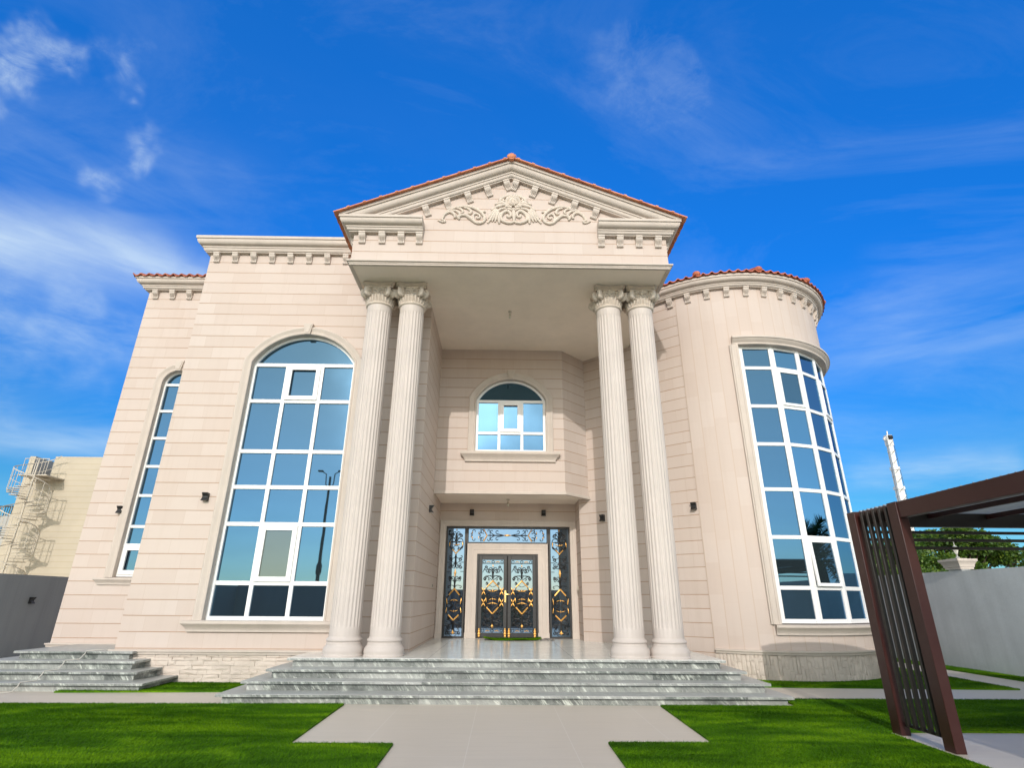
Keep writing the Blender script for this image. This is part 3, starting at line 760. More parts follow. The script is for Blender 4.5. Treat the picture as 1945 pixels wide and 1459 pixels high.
for q in range(6):
    a = q * math.pi / 3; mb.sphere((x + .042 * math.cos(a), YP - .05, z + .042 * math.sin(a)), (.026, .025, .026), 8, 6)
x, z = om(947, 372); mb.sphere((x, YP - .02, z), (.06, .05, .04))
for sx in (868, 1026): x, z = om(sx, 346); mb.sphere((x, YP - .04, z), (.045, .045, .04))
obj('carved_crest', mb, 'capital', V, smooth=60)
obj('carved_scroll', carve(side), 'capital', V, smooth=60)
obj('carved_scroll', carve(side, True), 'capital', V, smooth=60)

# ---- roofs
mb = MB(); per = .24; ny = 8
def gable_pt(t, y, sgn, lift):
    x = PX + sgn * t; ph = (y - 9.98) / per * 2 * math.pi
    return (x, y, ztop(x) + .006 + .024 * max(-.4, math.cos(ph)) + lift)
ys = np.arange(9.985, 18.0, per / ny); ts = [0, .35, 1, 2, 3, 3.92]
for sgn in (-1, 1):
    v = [gable_pt(t, y, sgn, 0) for y in ys for t in ts] + [(PX + sgn * t, y, ztop(PX + sgn * t) + .012) for y in ys for t in ts]
    k = len(ts); n = len(ys); N = n * k
    f = [(i * k + j, i * k + j + 1, (i + 1) * k + j + 1, (i + 1) * k + j) for i in range(n - 1) for j in range(k - 1)]
    f += [(N + i * k + j, N + (i + 1) * k + j, N + (i + 1) * k + j + 1, N + i * k + j + 1) for i in range(n - 1) for j in range(k - 1)]
    f += [(i * k + k - 1, N + i * k + k - 1, N + (i + 1) * k + k - 1, (i + 1) * k + k - 1) for i in range(n - 1)]
    f += [(j, N + j, N + j + 1, j + 1) for j in range(k - 1)]
    mb.add(v, f)
    q = .16
    while q < 3.85:                                    # tile ends showing along the raking edge
        x = PX + sgn * q; mb.tube([(x - sgn * .03, 9.975, ztop(x - sgn * .03) + .022), (x + sgn * .03, 9.975, ztop(x + sgn * .03) + .026)], .026, 6); q += .345
    mb.beam((PX, 9.985, PZ + .012), (PX + sgn * 3.92, 9.985, ztop(PX + sgn * 3.92) + .012), .04, .026)
mb.tube([(PX, 9.95, PZ + .02), (PX, 12, PZ + .02), (PX, 18, PZ + .02)], .085, 12)
mb.sphere((PX, 9.96, PZ + .025), (.11, .04, .065), 12, 8)
obj('gable_roof', mb, 'tile_pale', V, smooth=40)
# wing roof
mb = MB(); x0, y0, zE = -10.46, YW - .36, 9.985
gx = np.arange(x0, XL + .001, .03); gy = list(np.arange(y0, y0 + .5, .05)) + list(np.arange(y0 + .6, 19, .3))
def wing_z(x, y):
    dx, dy = x - x0, y - y0
    if dy <= dx: return zE + .40 * dy + .045 * max(-.35, math.cos(dx / .225 * 2 * math.pi))
    return zE + .40 * dx + .045 * max(-.35, math.cos(dy / .225 * 2 * math.pi))
v = [(x, y, wing_z(x, y)) for y in gy for x in gx]; k = len(gx)
f = [(i * k + j, i * k + j + 1, (i + 1) * k + j + 1, (i + 1) * k + j) for i in range(len(gy) - 1) for j in range(k - 1)]
mb.add(v, f)
for i in range(k - 1): mb.quad(v[i], v[i + 1], (v[i + 1][0], y0 + .01, v[i + 1][2] - .03), (v[i][0], y0 + .01, v[i][2] - .03))
for i in range(len(gy) - 1): a_, b_ = v[i * k], v[(i + 1) * k]; mb.quad(a_, b_, (b_[0] + .01, b_[1], b_[2] - .03), (a_[0] + .01, a_[1], a_[2] - .03))
mb.add([(gx[0] + .02, y0 + .02, zE - .02), (gx[-1], y0 + .02, zE - .02), (gx[-1], y0 + 1.5, zE - .02), (gx[0] + .02, y0 + 1.5, zE - .02)], [(0, 1, 2, 3)])
obj('wing_roof', mb, 'tile', V, smooth=50)
# tower roof
mb = MB(); rE, zE = 3.34, 9.77; nw = 94; ns = nw * 8; rr = [rE, rE - .12, rE - .5, 2.2, 1.2, .3, .02]
v = []
for r in rr:
    for i in range(ns):
        a = 2 * math.pi * i / ns; fade = min(1, r / 2.5)
        P = tpt(math.degrees(a), r); v.append((P[0], P[1], zE + .42 * (rE - r) + .045 * fade * max(-.35, math.cos(nw * a))))
f = [(j * ns + i, j * ns + (i + 1) % ns, (j + 1) * ns + (i + 1) % ns, (j + 1) * ns + i) for j in range(len(rr) - 1) for i in range(ns)]
mb.add(v, f)
for i in range(ns):
    a_, b_ = v[i], v[(i + 1) % ns]; mb.quad(a_, b_, (b_[0], b_[1], b_[2] - .03), (a_[0], a_[1], a_[2] - .03))
mb.lathe([(rE - .01, zE - .025), (2.9, zE - .025)], TC.x, TC.y, 64)
for a in (-143, -114, -86, -57, -29, 0):
    P, Q = tpt(a, rE - .04), tpt(a, .6)
    mb.tube([(P[0], P[1], zE + .06), (Q[0], Q[1], zE + .06 + .42 * (rE - .64))], .085, 10)
    for q, s in ((.0, .11), (.35, .098)):
        P = tpt(a, rE - .06 - q); mb.sphere((P[0], P[1], zE + .065 + .42 * q), (s, s, .085), 10, 7)
obj('tower_roof', mb, 'tile', V, smooth=50)

# ================================================================== WINDOWS OF THE VILLA
def arch_poly(xc, hw, zb, zs, rise, n=24):
    p, _ = arc_path(xc, hw, zb, zs, rise, n); return p
def frame_ring(mb, outer, inner, y0, y1):
    n = len(outer)
    for i in range(n):
        j = (i + 1) % n; a, b, c, d = outer[i], outer[j], inner[j], inner[i]
        mb.quad((a[0], y0, a[1]), (b[0], y0, b[1]), (c[0], y0, c[1]), (d[0], y0, d[1]))
        mb.quad((d[0], y0, d[1]), (c[0], y0, c[1]), (c[0], y1, c[1]), (d[0], y1, d[1]))
        mb.quad((a[0], y0, a[1]), (b[0], y0, b[1]), (b[0], y1, b[1]), (a[0], y1, a[1]))
def arched_window(xc, hw, zb, zs, rise, Y, mull, rows, sashes, fw_=.075, bar=.088, beige_at=None, surround=.19, key=True, sill_over=.20):
    """rows = transom centre heights; sashes = [(row index, column index)] from below"""
    mb = MB(); out = arch_poly(xc, hw + .01, zb, zs, rise + .01); inn = arch_poly(xc, hw - fw_, zb + fw_, zs, rise - fw_ + .012)
    frame_ring(mb, out, inn, Y - .035, Y + .05)
    xs = [xc - hw + fw_] + list(mull) + [xc + hw - fw_]; zr = [zb + fw_] + list(rows)
    for z in rows[:-1]: mb.box(xc - hw + fw_, xc + hw - fw_, Y - .028, Y + .04, z - bar / 2, z + bar / 2)
    mb.box(xc - hw + fw_ * .6, xc + hw - fw_ * .6, Y - .028, Y + .04, rows[-1] - bar / 2, rows[-1] + bar / 2)
    for x in mull:
        for q in range(len(rows)):
            z0 = zr[q] + (bar / 2 if q else 0); z1 = zr[q + 1] - bar / 2
            mb.box(x - bar / 2, x + bar / 2, Y - .0265, Y + .04, z0, z1)
    w_ = obj('window', mb, 'upvc', V, bevel=.006)
    g = MB(); g.flatpoly(arch_poly(xc, hw - .03, zb + .03, zs, rise - .04), [], lambda u, v: (u, Y + .012, v)); obj('glass', g, 'glass', w_)
    for r, c in sashes:
        xa, xb = xs[c] + (bar / 2 if c else 0), xs[c + 1] - (bar / 2 if c < len(xs) - 2 else 0)
        za, zb_ = zr[r] + (bar / 2 if r else 0), zr[r + 1] - bar / 2
        s_ = MB(); e = .005; t = .085
        o4 = [(xa - .012, za - .012), (xb + .012, za - .012), (xb + .012, zb_ + .012), (xa - .012, zb_ + .012)]
        i4 = [(xa + t, za + t), (xb - t, za + t), (xb - t, zb_ - t), (xa + t, zb_ - t)]
        frame_ring(s_, o4, i4, Y - .065, Y - .02)
        s_.box(xa + t - .01, xb - t + .01, Y - .018, Y + .0, za + t - .014, za + t - .004)
        obj('sash', s_, 'upvc', w_, bevel=.006)
        if beige_at == (r, c):
            g = MB(); g.quad((xa + t - .005, Y - .03, za + t - .005), (xb - t + .005, Y - .03, za + t - .005), (xb - t + .005, Y - .03, zb_ - t + .005), (xa + t - .005, Y - .03, zb_ - t + .005)); obj('glass', g, 'glass_beige', w_, label='beige pane in the lower middle sash')
    return w_
def surround(xc, hw, zb, zs, rise, Y, wd, w_, key=True, sill=None, kz=None):
    p, nr = arc_path(xc, hw, zb, zs, rise)
    sect = [(-.004, -.10), (-.004, .035), (.018, .05), (.035, .05), (.05, .036), (wd - .075, .046), (wd - .055, .062), (wd - .02, .066), (wd, .05), (wd, -.02)]
    mb = MB(); mb.ring_xz(p, nr, sect, Y); obj('architrave', mb, 'trim', w_, smooth=35)
    if key:
        mb = MB(); zt = zs + rise
        v0 = [(-.065, -.02), (.065, -.02), (.115, .27), (-.115, .27)]
        mb.add([(xc + x, Y + .0, zt + z) for x, z in v0] + [(xc + x, Y - .095, zt + z) for x, z in v0], [(0, 3, 2, 1), (4, 5, 6, 7), (0, 1, 5, 4), (1, 2, 6, 5), (2, 3, 7, 6), (3, 0, 4, 7)])
        v1 = [(-.04, .015), (.04, .015), (.08, .235), (-.08, .235)]
        mb.add([(xc + x, Y - .09, zt + z) for x, z in v1] + [(xc + x, Y - .108, zt + z) for x, z in v1], [(4, 5, 6, 7), (0, 1, 5, 4), (1, 2, 6, 5), (2, 3, 7, 6), (3, 0, 4, 7)])
        obj('keystone', mb, 'trim', w_, bevel=.006)
    if sill:
        x0_, x1_, zt, sc_ = sill; mb = MB()
        mb.sweep([(x0_ + .14 * sc_, Y + .02), (x0_ + .14 * sc_, Y - .0), (x1_ - .14 * sc_, Y - .0), (x1_ - .14 * sc_, Y + .02)], [(o * sc_, h * sc_) for o, h in SILL], zt - .215 * sc_)
        obj('window_sill', mb, 'trim', w_, smooth=35)

W1_ = arched_window(-4.83, 1.235, 1.13, 6.835, .735, YM + .15, [-5.24, -4.41], [1.845, 3.05, 3.853, 4.668, 5.882, 6.807], [(1, 1), (5, 1)], beige_at=(1, 1))
surround(-4.83, 1.225, 1.12, 6.835, .735, YM, .185, W1_, sill=(-6.40, -3.25, 1.135, 1.0))
W2_ = arched_window(-8.72, .375, 2.0, 6.85, .36, YW + .12, [], [2.716, 3.15, 3.90, 4.633, 5.369, 6.104, 6.84], [(0, 0)], fw_=.06, bar=.07)
surround(-8.72, .37, 1.98, 6.85, .36, YW, .185, W2_, sill=(-9.47, -7.66, 1.975, .72))
W3_ = arched_window(.175, .985, 5.33, 6.86, .60, YB + .13, [-.147, .490], [5.888, 6.826], [(1, 1)], bar=.08)
surround(.175, .98, 5.32, 6.86, .60, YB, .20, W3_, sill=(-1.17, 1.51, 5.315, 1.25))

# tower window: facets between upright bars, one part per facet
RG = 2.865
FA = [-98.6, -82.0, -65.3, -48.7, -32.0, -15.4]
TRZ = [1.847, 2.936, 4.03, 5.132, 6.109, 7.145]
ZB, ZT = 1.12, 7.745
first = None
for i in range(5):
    P, Q = Vector(tpt(FA[i], RG)), Vector(tpt(FA[i + 1], RG)); d = (Q - P); Lf = d.length; d.normalize(); nrm = Vector((d.y, -d.x))
    def fp(u, dep, z): return (P.x + d.x * u + nrm.x * dep, P.y + d.y * u + nrm.y * dep, z)
    def fbox(mb, u0, u1, d0, d1, z0, z1):
        v = [fp(u, dd, z) for z in (z0, z1) for dd in (d1, d0) for u in (u0, u1)]
        mb.add(v, [(0, 2, 3, 1), (4, 5, 7, 6), (0, 1, 5, 4), (2, 6, 7, 3), (0, 4, 6, 2), (1, 3, 7, 5)])
    mb = MB(); t = .075
    fbox(mb, 0.0, t, -.04, .03, ZB, ZT); fbox(mb, Lf - t, Lf, -.04, .03, ZB, ZT)
    fbox(mb, t, Lf - t, -.04, .028, ZB, ZB + .09); fbox(mb, t, Lf - t, -.04, .028, ZT - .07, ZT)
    for z in TRZ: fbox(mb, t, Lf - t, -.035, .026, z - .042, z + .042)
    mb.tube([fp(0, -.005, ZB), fp(0, -.005, (ZB + ZT) / 2), fp(0, -.005, ZT)], .042, 10)
    wi = obj('window', mb, 'upvc', V, bevel=.005)
    if first is None: first = wi
    g = MB(); g.quad(fp(.03, .0, ZB + .03), fp(Lf - .03, .0, ZB + .03), fp(Lf - .03, .0, ZT - .03), fp(.03, .0, ZT - .03)); obj('glass', g, 'glass', wi)
    if i in (1, 3):
        for za, zb_ in ((TRZ[0], TRZ[1]), (TRZ[4], TRZ[5])):
            s_ = MB(); za += .036; zb_ -= .036; ua, ub, q = t - .012, Lf - t + .012, .07
            tl = .045 if za < 3 else 0.0
            def sb(u0, u1, z0, z1):
                v = [fp(u, dd + tl * (zb_ - z) / (zb_ - za), z) for z in (z0, z1) for dd in (.058, .02) for u in (u0, u1)]
                s_.add(v, [(0, 2, 3, 1), (4, 5, 7, 6), (0, 1, 5, 4), (2, 6, 7, 3), (0, 4, 6, 2), (1, 3, 7, 5)])
            sb(ua, ua + q, za, zb_); sb(ub - q, ub, za, zb_); sb(ua + q, ub - q, za, za + q); sb(ua + q, ub - q, zb_ - q, zb_)
            ss = obj('sash', s_, 'upvc', wi, bevel=.005)
            g = MB(); e = .03 
            g.quad(fp(ua + q - .01, e + tl * .95, za + q - .01), fp(ub - q + .01, e + tl * .95, za + q - .01), fp(ub - q + .01, e + tl * .05, zb_ - q + .01), fp(ua + q - .01, e + tl * .05, zb_ - q + .01)); obj('glass', g, 'glass', wi)
mb = MB(); arcs = [tpt(q, RT_) for q in np.arange(-104.6 + 2.6, 0, 2.0)]
mb.sweep(arcs, [(-.02, 0), (.055, 0), (.055, .03), (.065, .05), (.085, .085), (.115, .115), (.135, .135), (.15, .15), (.15, .20), (-.02, .205)], .895)
obj('tower_sill', mb, 'trim', V, smooth=35)
mb = MB(); mb.sweep(arcs, [(-.12, 0), (.05, 0), (.06, .02), (.06, .045), (.08, .07), (.115, .10), (.135, .14), (.16, .15), (.16, .20), (.13, .215), (-.02, .235)], 7.745)
obj('tower_hood', mb, 'trim', V, smooth=35)
mb = MB(); mb.sweep([tpt(q, RT_) for q in (-103.6, -102.6, -101.6, -100.6, -99.45)], [(-.1, 1.10), (.055, 1.10), (.055, 7.75), (-.1, 7.75)]); 
mb.sweep([tpt(q, RT_) for q in (-102.9, -102.2)], [(.0, 1.10), (.075, 1.10), (.075, 7.75), (.0, 7.75)])
mb.sweep([tpt(q, RT_) for q in (-100.6, -99.7)], [(.0, 1.10), (.066, 1.10), (.066, 7.75), (.0, 7.75)])
obj('tower_architrave', mb, 'trim', V, bevel=.008)

# ================================================================== ENTRANCE DOOR
def Bz(p, n=8):
    """cubic or quadratic bezier"""
    out = []
    for i in range(n + 1):
        t = i / n
        if len(p) == 3: c = ((1 - t) ** 2, 2 * t * (1 - t), t * t)
        else: c = ((1 - t) ** 3, 3 * t * (1 - t) ** 2, 3 * t * t * (1 - t), t ** 3)
        out.append((sum(k * q[0] for k, q in zip(c, p)), sum(k * q[1] for k, q in zip(c, p))))
    return out
def curl(p0, ctrl, c, r, turn, a_in):
    """a stem from p0 bending through ctrl and rolling up round c"""
    pts = []; n = 16
    e = (c[0] + r * math.cos(a_in), c[1] + r * math.sin(a_in))
    pts += Bz([p0, ctrl, e], 8)
    for i in range(1, n + 1):
        a = a_in + turn * i / n; q = r * (1 - .62 * i / n)
        pts.append((c[0] + q * math.cos(a), c[1] + q * math.sin(a)))
    return pts
class Iron:
    """scrollwork in a panel: u across from the panel's centre line, v up, in metres"""
    def __init__(s, xc, Y): s.b = MB(); s.g = MB(); s.xc = xc; s.Y = Y
    def rod(s, pts, r=.0085, gold=False, mirror=True):
        r = r * 1.2 if not gold else r * .85
        for sg in ((1, -1) if mirror else (1,)):
            P = [(s.xc + sg * u, s.Y - (.006 if gold else 0), v) for u, v in pts]
            (s.g if gold else s.b).tube(P, r if not gold else r * 1.5, 5)
    def leaf(s, u, v, ang, l, wd, mirror=True):
        for sg in ((1, -1) if mirror else (1,)):
            dx, dz = math.cos(ang) * sg, math.sin(ang); c = (s.xc + sg * u, s.Y - .016, v)
            pts = [(c[0] + dx * l * (t - .5), c[1] - .01 * math.sin(t * math.pi), c[2] + dz * l * (t - .5)) for t in (0, .2, .45, .7, 1)]
            wd *= .78; s.g.tube(pts, [wd * .25, wd * .8, wd, wd * .7, wd * .15], 6)
    def spray(s, v0, h, wdt, sg=1):
        """fountain of three curling branches a side; sg=-1 turns it over"""
        k = sg
        for (ux, uy, cx_, cy_, r) in ((.10, .62, .30, .80, .10), (.20, .40, .62, .62, .12), (.30, .10, .78, .12, .11)):
            c = (cx_ * wdt, v0 + k * cy_ * h); rr = r * wdt * 1.75
            s.rod(curl((.008, v0 + k * uy * h * .45), (ux * wdt * .5, v0 + k * (cy_ + .22) * h), c, rr, -k * math.pi * 1.55, math.pi * .5 * k + (.5 if k > 0 else -.5)), .0075)
        for q in (0, .008): s.rod([(q, v0), (q + .004, v0 + k * h * .5), (q * .3, v0 + k * h * .82)], .011)
    def vee(s, v, wdt, h, r=.016):
        s.rod([(0.01, v), (wdt * .55, v + h * .52)], r * .75, True); s.rod([(wdt * .55, v + h * .52), (wdt, v + h)], .012)
        s.leaf(0.0, v - .012, math.pi / 2, .05, .02, False)
    def heart(s, v, wdt, h, sg=1):
        s.rod(curl((wdt * .98, v), (wdt * 1.12, v + sg * h * .8), (wdt * .48, v + sg * h * .62), wdt * .42, sg * math.pi * 1.5, sg * .9), .009)
        s.leaf(wdt * .97, v + sg * h * .28, math.pi / 2 + .15 * sg, h * .55, .019)
        s.leaf(wdt * .33, v + sg * h * .22, .30 * sg, wdt * .5, .016); s.leaf(0, v + sg * h * .2, math.pi / 2, .07, .014, False)
    def spirals(s, lst, r):
        for u, v, sg, a in lst:
            pts = [(u + r * (1 - .75 * t) * math.cos(a + sg * t * 3.4 * math.pi), v + r * (1 - .75 * t) * math.sin(a + sg * t * 3.4 * math.pi)) for t in np.linspace(0, 1, 20)]
            s.rod(pts, .0065); s.rod(Bz([pts[0], (u * .6, v - sg * r * 1.6), (0.006, v - sg * r * 2.0)], 6), .0065)
    def diamond(s, v, h):
        s.leaf(0, v, math.pi / 2, h, .028, False); s.leaf(.012, v, .5, .07, .014); s.leaf(.012, v, -.5, .07, .014)
def iron_build(I, parent):
    nb = len(I.b.f); I.b.add(I.g.v, I.g.f)
    o = obj('scrollwork_grille', I.b, 'iron', parent, smooth=50); o.data.materials.append(M['gold'])
    mi = np.zeros(len(o.data.polygons), np.int32); mi[nb:] = 1; o.data.polygons.foreach_set('material_index', mi)
YF = YD + .03                                  # plane of the frames
def frame4(mb, x0, x1, z0, z1, t, y0, y1, tb=None):
    tb = t if tb is None else tb
    mb.box(x0, x0 + t, y0, y1, z0, z1); mb.box(x1 - t, x1, y0, y1, z0, z1)
    mb.box(x0 + t, x1 - t, y0 + .001, y1, z0, z0 + tb); mb.box(x0 + t, x1 - t, y0 + .001, y1, z1 - t, z1)
def glazed(name, x0, x1, z0, z1, t, label=None):
    mb = MB(); frame4(mb, x0, x1, z0, z1, t, YF, YF + .07, t * .8); f_ = obj(name, mb, 'black', V, bevel=.004, label=label)
    g = MB(); g.quad((x0 + t - .01, YF + .05, z0), (x1 - t + .01, YF + .05, z0), (x1 - t + .01, YF + .05, z1), (x0 + t - .01, YF + .05, z1)); obj('glass', g, 'glass_door', f_)
    return f_
z0, z1 = ZF + .005, 3.545
for x0, x1 in ((-1.645, -1.055), (1.325, 1.94)):
    f_ = glazed('sidelight', x0, x1, z0, z1, .055); xc = (x0 + x1) / 2; I = Iron(xc, YF + .03); hw = (x1 - x0) / 2 - .055
    I.spray(3.02, .42, hw * .92); I.leaf(0, 3.45, math.pi / 2, .06, .018, False)
    I.heart(2.98, hw * .80, .26); I.vee(2.80, hw * .78, .20); I.rod([(hw * .62, 2.92), (hw * .80, 2.98)], .012)
    I.spray(2.76, .42, hw * .85, -1); I.diamond(2.26, .22); I.spray(1.84, .36, hw * .85)
    I.rod([(0, 1.84), (hw * .62, 1.67)], .016, True); I.rod([(hw * .62, 1.67), (hw * .85, 1.58)], .013); I.leaf(0, 1.84, 0, .06, .018, False)
    I.heart(1.60, hw * .84, .30, -1); I.heart(1.28, hw * .84, .24, -1) if False else None
    I.heart(1.20, hw * .86, .28, 1); I.rod([(0, 1.02), (hw * .6, 1.16)], .016, True); I.rod([(hw * .6, 1.16), (hw * .86, 1.24)], .013)
    I.spray(1.00, .36, hw * .92, -1); I.diamond(.72, .12); I.leaf(.03, .70, .2, .07, .016)
    I.spirals([(hw * .55, 2.62, 1, 0), (hw * .6, 2.42, -1, 0), (hw * .62, 2.12, 1, 1), (hw * .55, 1.72, -1, 2), (hw * .42, 1.50, 1, 0), (hw * .42, 1.31, -1, 0), (hw * .6, 1.06, 1, 1), (hw * .55, .86, -1, 0), (hw * .5, 3.30, 1, 0), (hw * .35, 2.92, -1, 0), (hw * .7, .70, 1, 2)], .048)
    for zz_ in (1.62, 2.30, 2.55, .88): I.rod([(hw * .6, zz_), (hw + .02, zz_)], .007)
    iron_build(I, f_)
# transom
f_ = glazed('transom_light', -1.055, 1.325, 3.065, z1, .055); I = Iron(.135, YF + .03); vm = 3.305
for sg in (1, -1):
    for uc in (.30,):
        for dv in (1, -1):
            I.rod(curl((.10, vm), (.22, vm + dv * .03), (uc, vm + dv * .10), .055, dv * math.pi * 1.4, -dv * 1.4), .0075)
            I.rod(curl((.36, vm), (.42, vm + dv * .02), (.46, vm + dv * .11), .05, dv * math.pi * 1.4, -dv * 1.4), .0075)
            I.rod(curl((.52, vm), (.50, vm + dv * .06), (.56, vm + dv * .12), .045, -dv * math.pi * 1.4, math.pi + dv * .6), .0075)
            for uq in (.78, 1.02):
                I.rod(curl((uq, vm), (uq + .10, vm + dv * .05), (uq - .045, vm + dv * .11), .06, dv * math.pi * 1.5, -dv * .9), .0075)
    break
I.spirals([(.22, vm + .07, 1, 0), (.22, vm - .07, -1, 0), (.40, vm + .08, -1, 0), (.40, vm - .08, 1, 0)] if False else [], .04); I.rod([(.14, vm), (.58, vm)], .012); I.rod([(.60, vm), (.70, vm + .17)], .013, True); I.rod([(.60, vm), (.70, vm - .17)], .013, True)
I.leaf(0, vm, 0, .22, .03, False)
for uq in (.84, 1.03):
    for dv in (1, -1): I.leaf(uq, vm + dv * .07, math.pi / 2 + .25 * dv, .10, .016)
for sg in (1, -1): I.rod([(.70, vm + sg * .05), (.76, vm + sg * .07), (.79, vm + sg * .17)], .008)
iron_build(I, f_)
# stone surrounds of the door
def door_surround(x0, x1, z0, z1, wd, Y, fwd, name):
    mb = MB(); path = [(x0, z0), (x0, z1), (x1, z1), (x1, z0)]; nr = [(-1, 0), (-1, 1), (1, 1), (1, 0)]
    sect = [(0, -.06), (0, fwd * .6), (.02, fwd * .75), (wd * .38, fwd * .75), (wd * .42, fwd * .9), (wd * .82, fwd * .9), (wd * .86, fwd), (wd, fwd), (wd, -.06)]
    mb.ring_xz(path, nr, sect, Y)
    for xa, xb in ((x0 - wd - .012, x0 + .012), (x1 - .012, x1 + wd + .012)): mb.box(xa, xb, Y - fwd - .012, Y, z0, z0 + .14)
    return obj(name, mb, 'trim', V, smooth=35)
door_surround(-.735, 1.01, ZF + .002, 2.78, .285, YF + .02, .07, 'inner_architrave')
door_surround(-1.655, 1.945, ZF + .002, 3.555, .165, YD, .06, 'outer_architrave')
# two leaves
mb = MB(); frame4(mb, -.735, 1.01, ZF + .004, 2.78, .05, YF + .02, YF + .10, .02); obj('door_frame', mb, 'black', V, bevel=.004)
for x0, x1 in ((-.683, .135), (.140, .958)):
    mb = MB(); za, zb_ = ZF + .03, 2.728; s0, s1 = x0 + .105, x1 - .105
    frame4(mb, x0, x1, za, zb_, .105, YF + .015, YF + .075, .11)
    for xx in (x0 + .012, x1 - .012): mb.box(xx - .006, xx + .006, YF + .006, YF + .015, za, zb_)
    lf_ = obj('door_leaf', mb, 'black', V, bevel=.005)
    g = MB(); g.quad((s0 - .01, YF + .055, za + .1), (s1 + .01, YF + .055, za + .1), (s1 + .01, YF + .055, zb_ - .1), (s0 - .01, YF + .055, zb_ - .1)); obj('glass', g, 'glass_door', lf_)
    xc = (s0 + s1) / 2; hw = (s1 - s0) / 2; I = Iron(xc, YF + .035)
    for vb, vt in ((2.525, 2.61), (.72, .80)):
        I.rod([(0, vb if vb > 1 else vt), (hw, vb if vb > 1 else vt)], .007)
        vm = (vb + vt) / 2
        for uc in (0, hw * .84): I.rod([(uc + .036 * math.cos(q), vm + .036 * math.sin(q)) for q in np.linspace(0, 2 * math.pi, 13)], .007)
        for uc in (.09, .13, .17): I.leaf(uc, vm + (.008 if uc == .13 else -.008), .3 if uc == .13 else -.3, .06, .014)
    I.spray(2.10, .34, hw * .8); I.leaf(0, 2.46, math.pi / 2, .08, .018, False)
    for dv in (1,): I.rod(curl((hw * .95, 2.28), (hw * .75, 2.42), (hw * .70, 2.36), .03, -5, 1.2), .007)
    I.rod(curl((0, 2.06), (hw * .35, 2.15), (hw * .35, 2.09), .03, -4.4, 1.3), .0075); I.rod(curl((hw * .30, 2.12), (hw * .7, 2.22), (hw * .72, 2.10), .05, -4.6, 1.2), .0075)
    I.rod([(0, 2.05), (hw * .55, 1.89)], .016, True); I.rod([(hw * .5, 1.90), (hw * .62, 1.80), (hw * .70, 1.68), (hw * .62, 1.55)], .010)
    I.leaf(0, 2.06, 0, .06, .016, False)
    I.leaf(hw * .25, 1.79, .3, .15, .018); I.leaf(0, 1.80, math.pi / 2, .08, .016, False)
    I.leaf(hw * .25, 1.46, -.3, .15, .018); I.leaf(0, 1.47, math.pi / 2, .08, .016, False)
    for vq, a_ in ((1.83, .5), (1.73, -.5), (1.53, .5), (1.43, -.5)):
        I.leaf(hw * .75, vq, math.pi / 2 + a_, .12, .024); I.leaf(hw * .92, vq, math.pi / 2 - a_, .12, .024)
    I.heart(1.62, hw * .62, .24, -1)
    I.rod(curl((hw * .62, 1.55), (hw * .3, 1.72), (hw * .3, 1.60), .05, -4.6, 1.4), .0075)
    I.rod([(0, 1.19), (hw * .55, 1.36)], .016, True); I.rod([(hw * .5, 1.34), (hw * .75, 1.44)], .010)
    I.spray(1.16, .34, hw * .85, -1); I.diamond(.88, .11)
    I.rod(curl((hw * .9, 1.25), (hw * .6, 1.30), (hw * .72, 1.20), .04, 4.6, 1.2), .0075)
    I.rod(curl((hw * .9, .96), (hw * .6, .90), (hw * .74, 1.0), .04, -4.6, -1.2), .0075)
    I.spirals([(hw * .62, 2.42, 1, 0), (hw * .35, 2.30, -1, 1), (hw * .74, 2.12, -1, 0), (hw * .55, 1.98, 1, 1), (hw * .40, 1.70, 1, 0), (hw * .42, 1.55, -1, 0), (hw * .40, 1.40, 1, 1), (hw * .72, 1.30, -1, 0), (hw * .45, 1.22, 1, 2), (hw * .62, 1.08, 1, 0), (hw * .38, 1.02, -1, 0), (hw * .75, .92, -1, 1), (hw * .45, .90, 1, 0)], .042)
    # gilded finials on the stiles
    for xx in (x0 + .052, x1 - .052):
        for q, (dz_, r) in enumerate(((.06, .03), (.12, .042), (.18, .032), (.225, .022))): I.g.sphere((xx, YF + .008, ZF + .03 + dz_ - .03), (r, .014, .034), 8, 6)
    iron_build(I, lf_)
    if x0 < 0:
        h = MB(); h.box(x1 - .075, x1 - .03, YF - .002, YF + .016, 1.49, 1.80); h.tube([(x1 - .052, YF + .01, 1.70), (x1 - .052, YF - .05, 1.70), (x1 + .0, YF - .055, 1.70), (x1 + .08, YF - .05, 1.695)], .010, 8)
        h.tube([(x1 - .052, YF + .005, 1.56), (x1 - .052, YF - .012, 1.56)], .014, 10)
        obj('door_handle', h, 'brass', lf_, smooth=40)

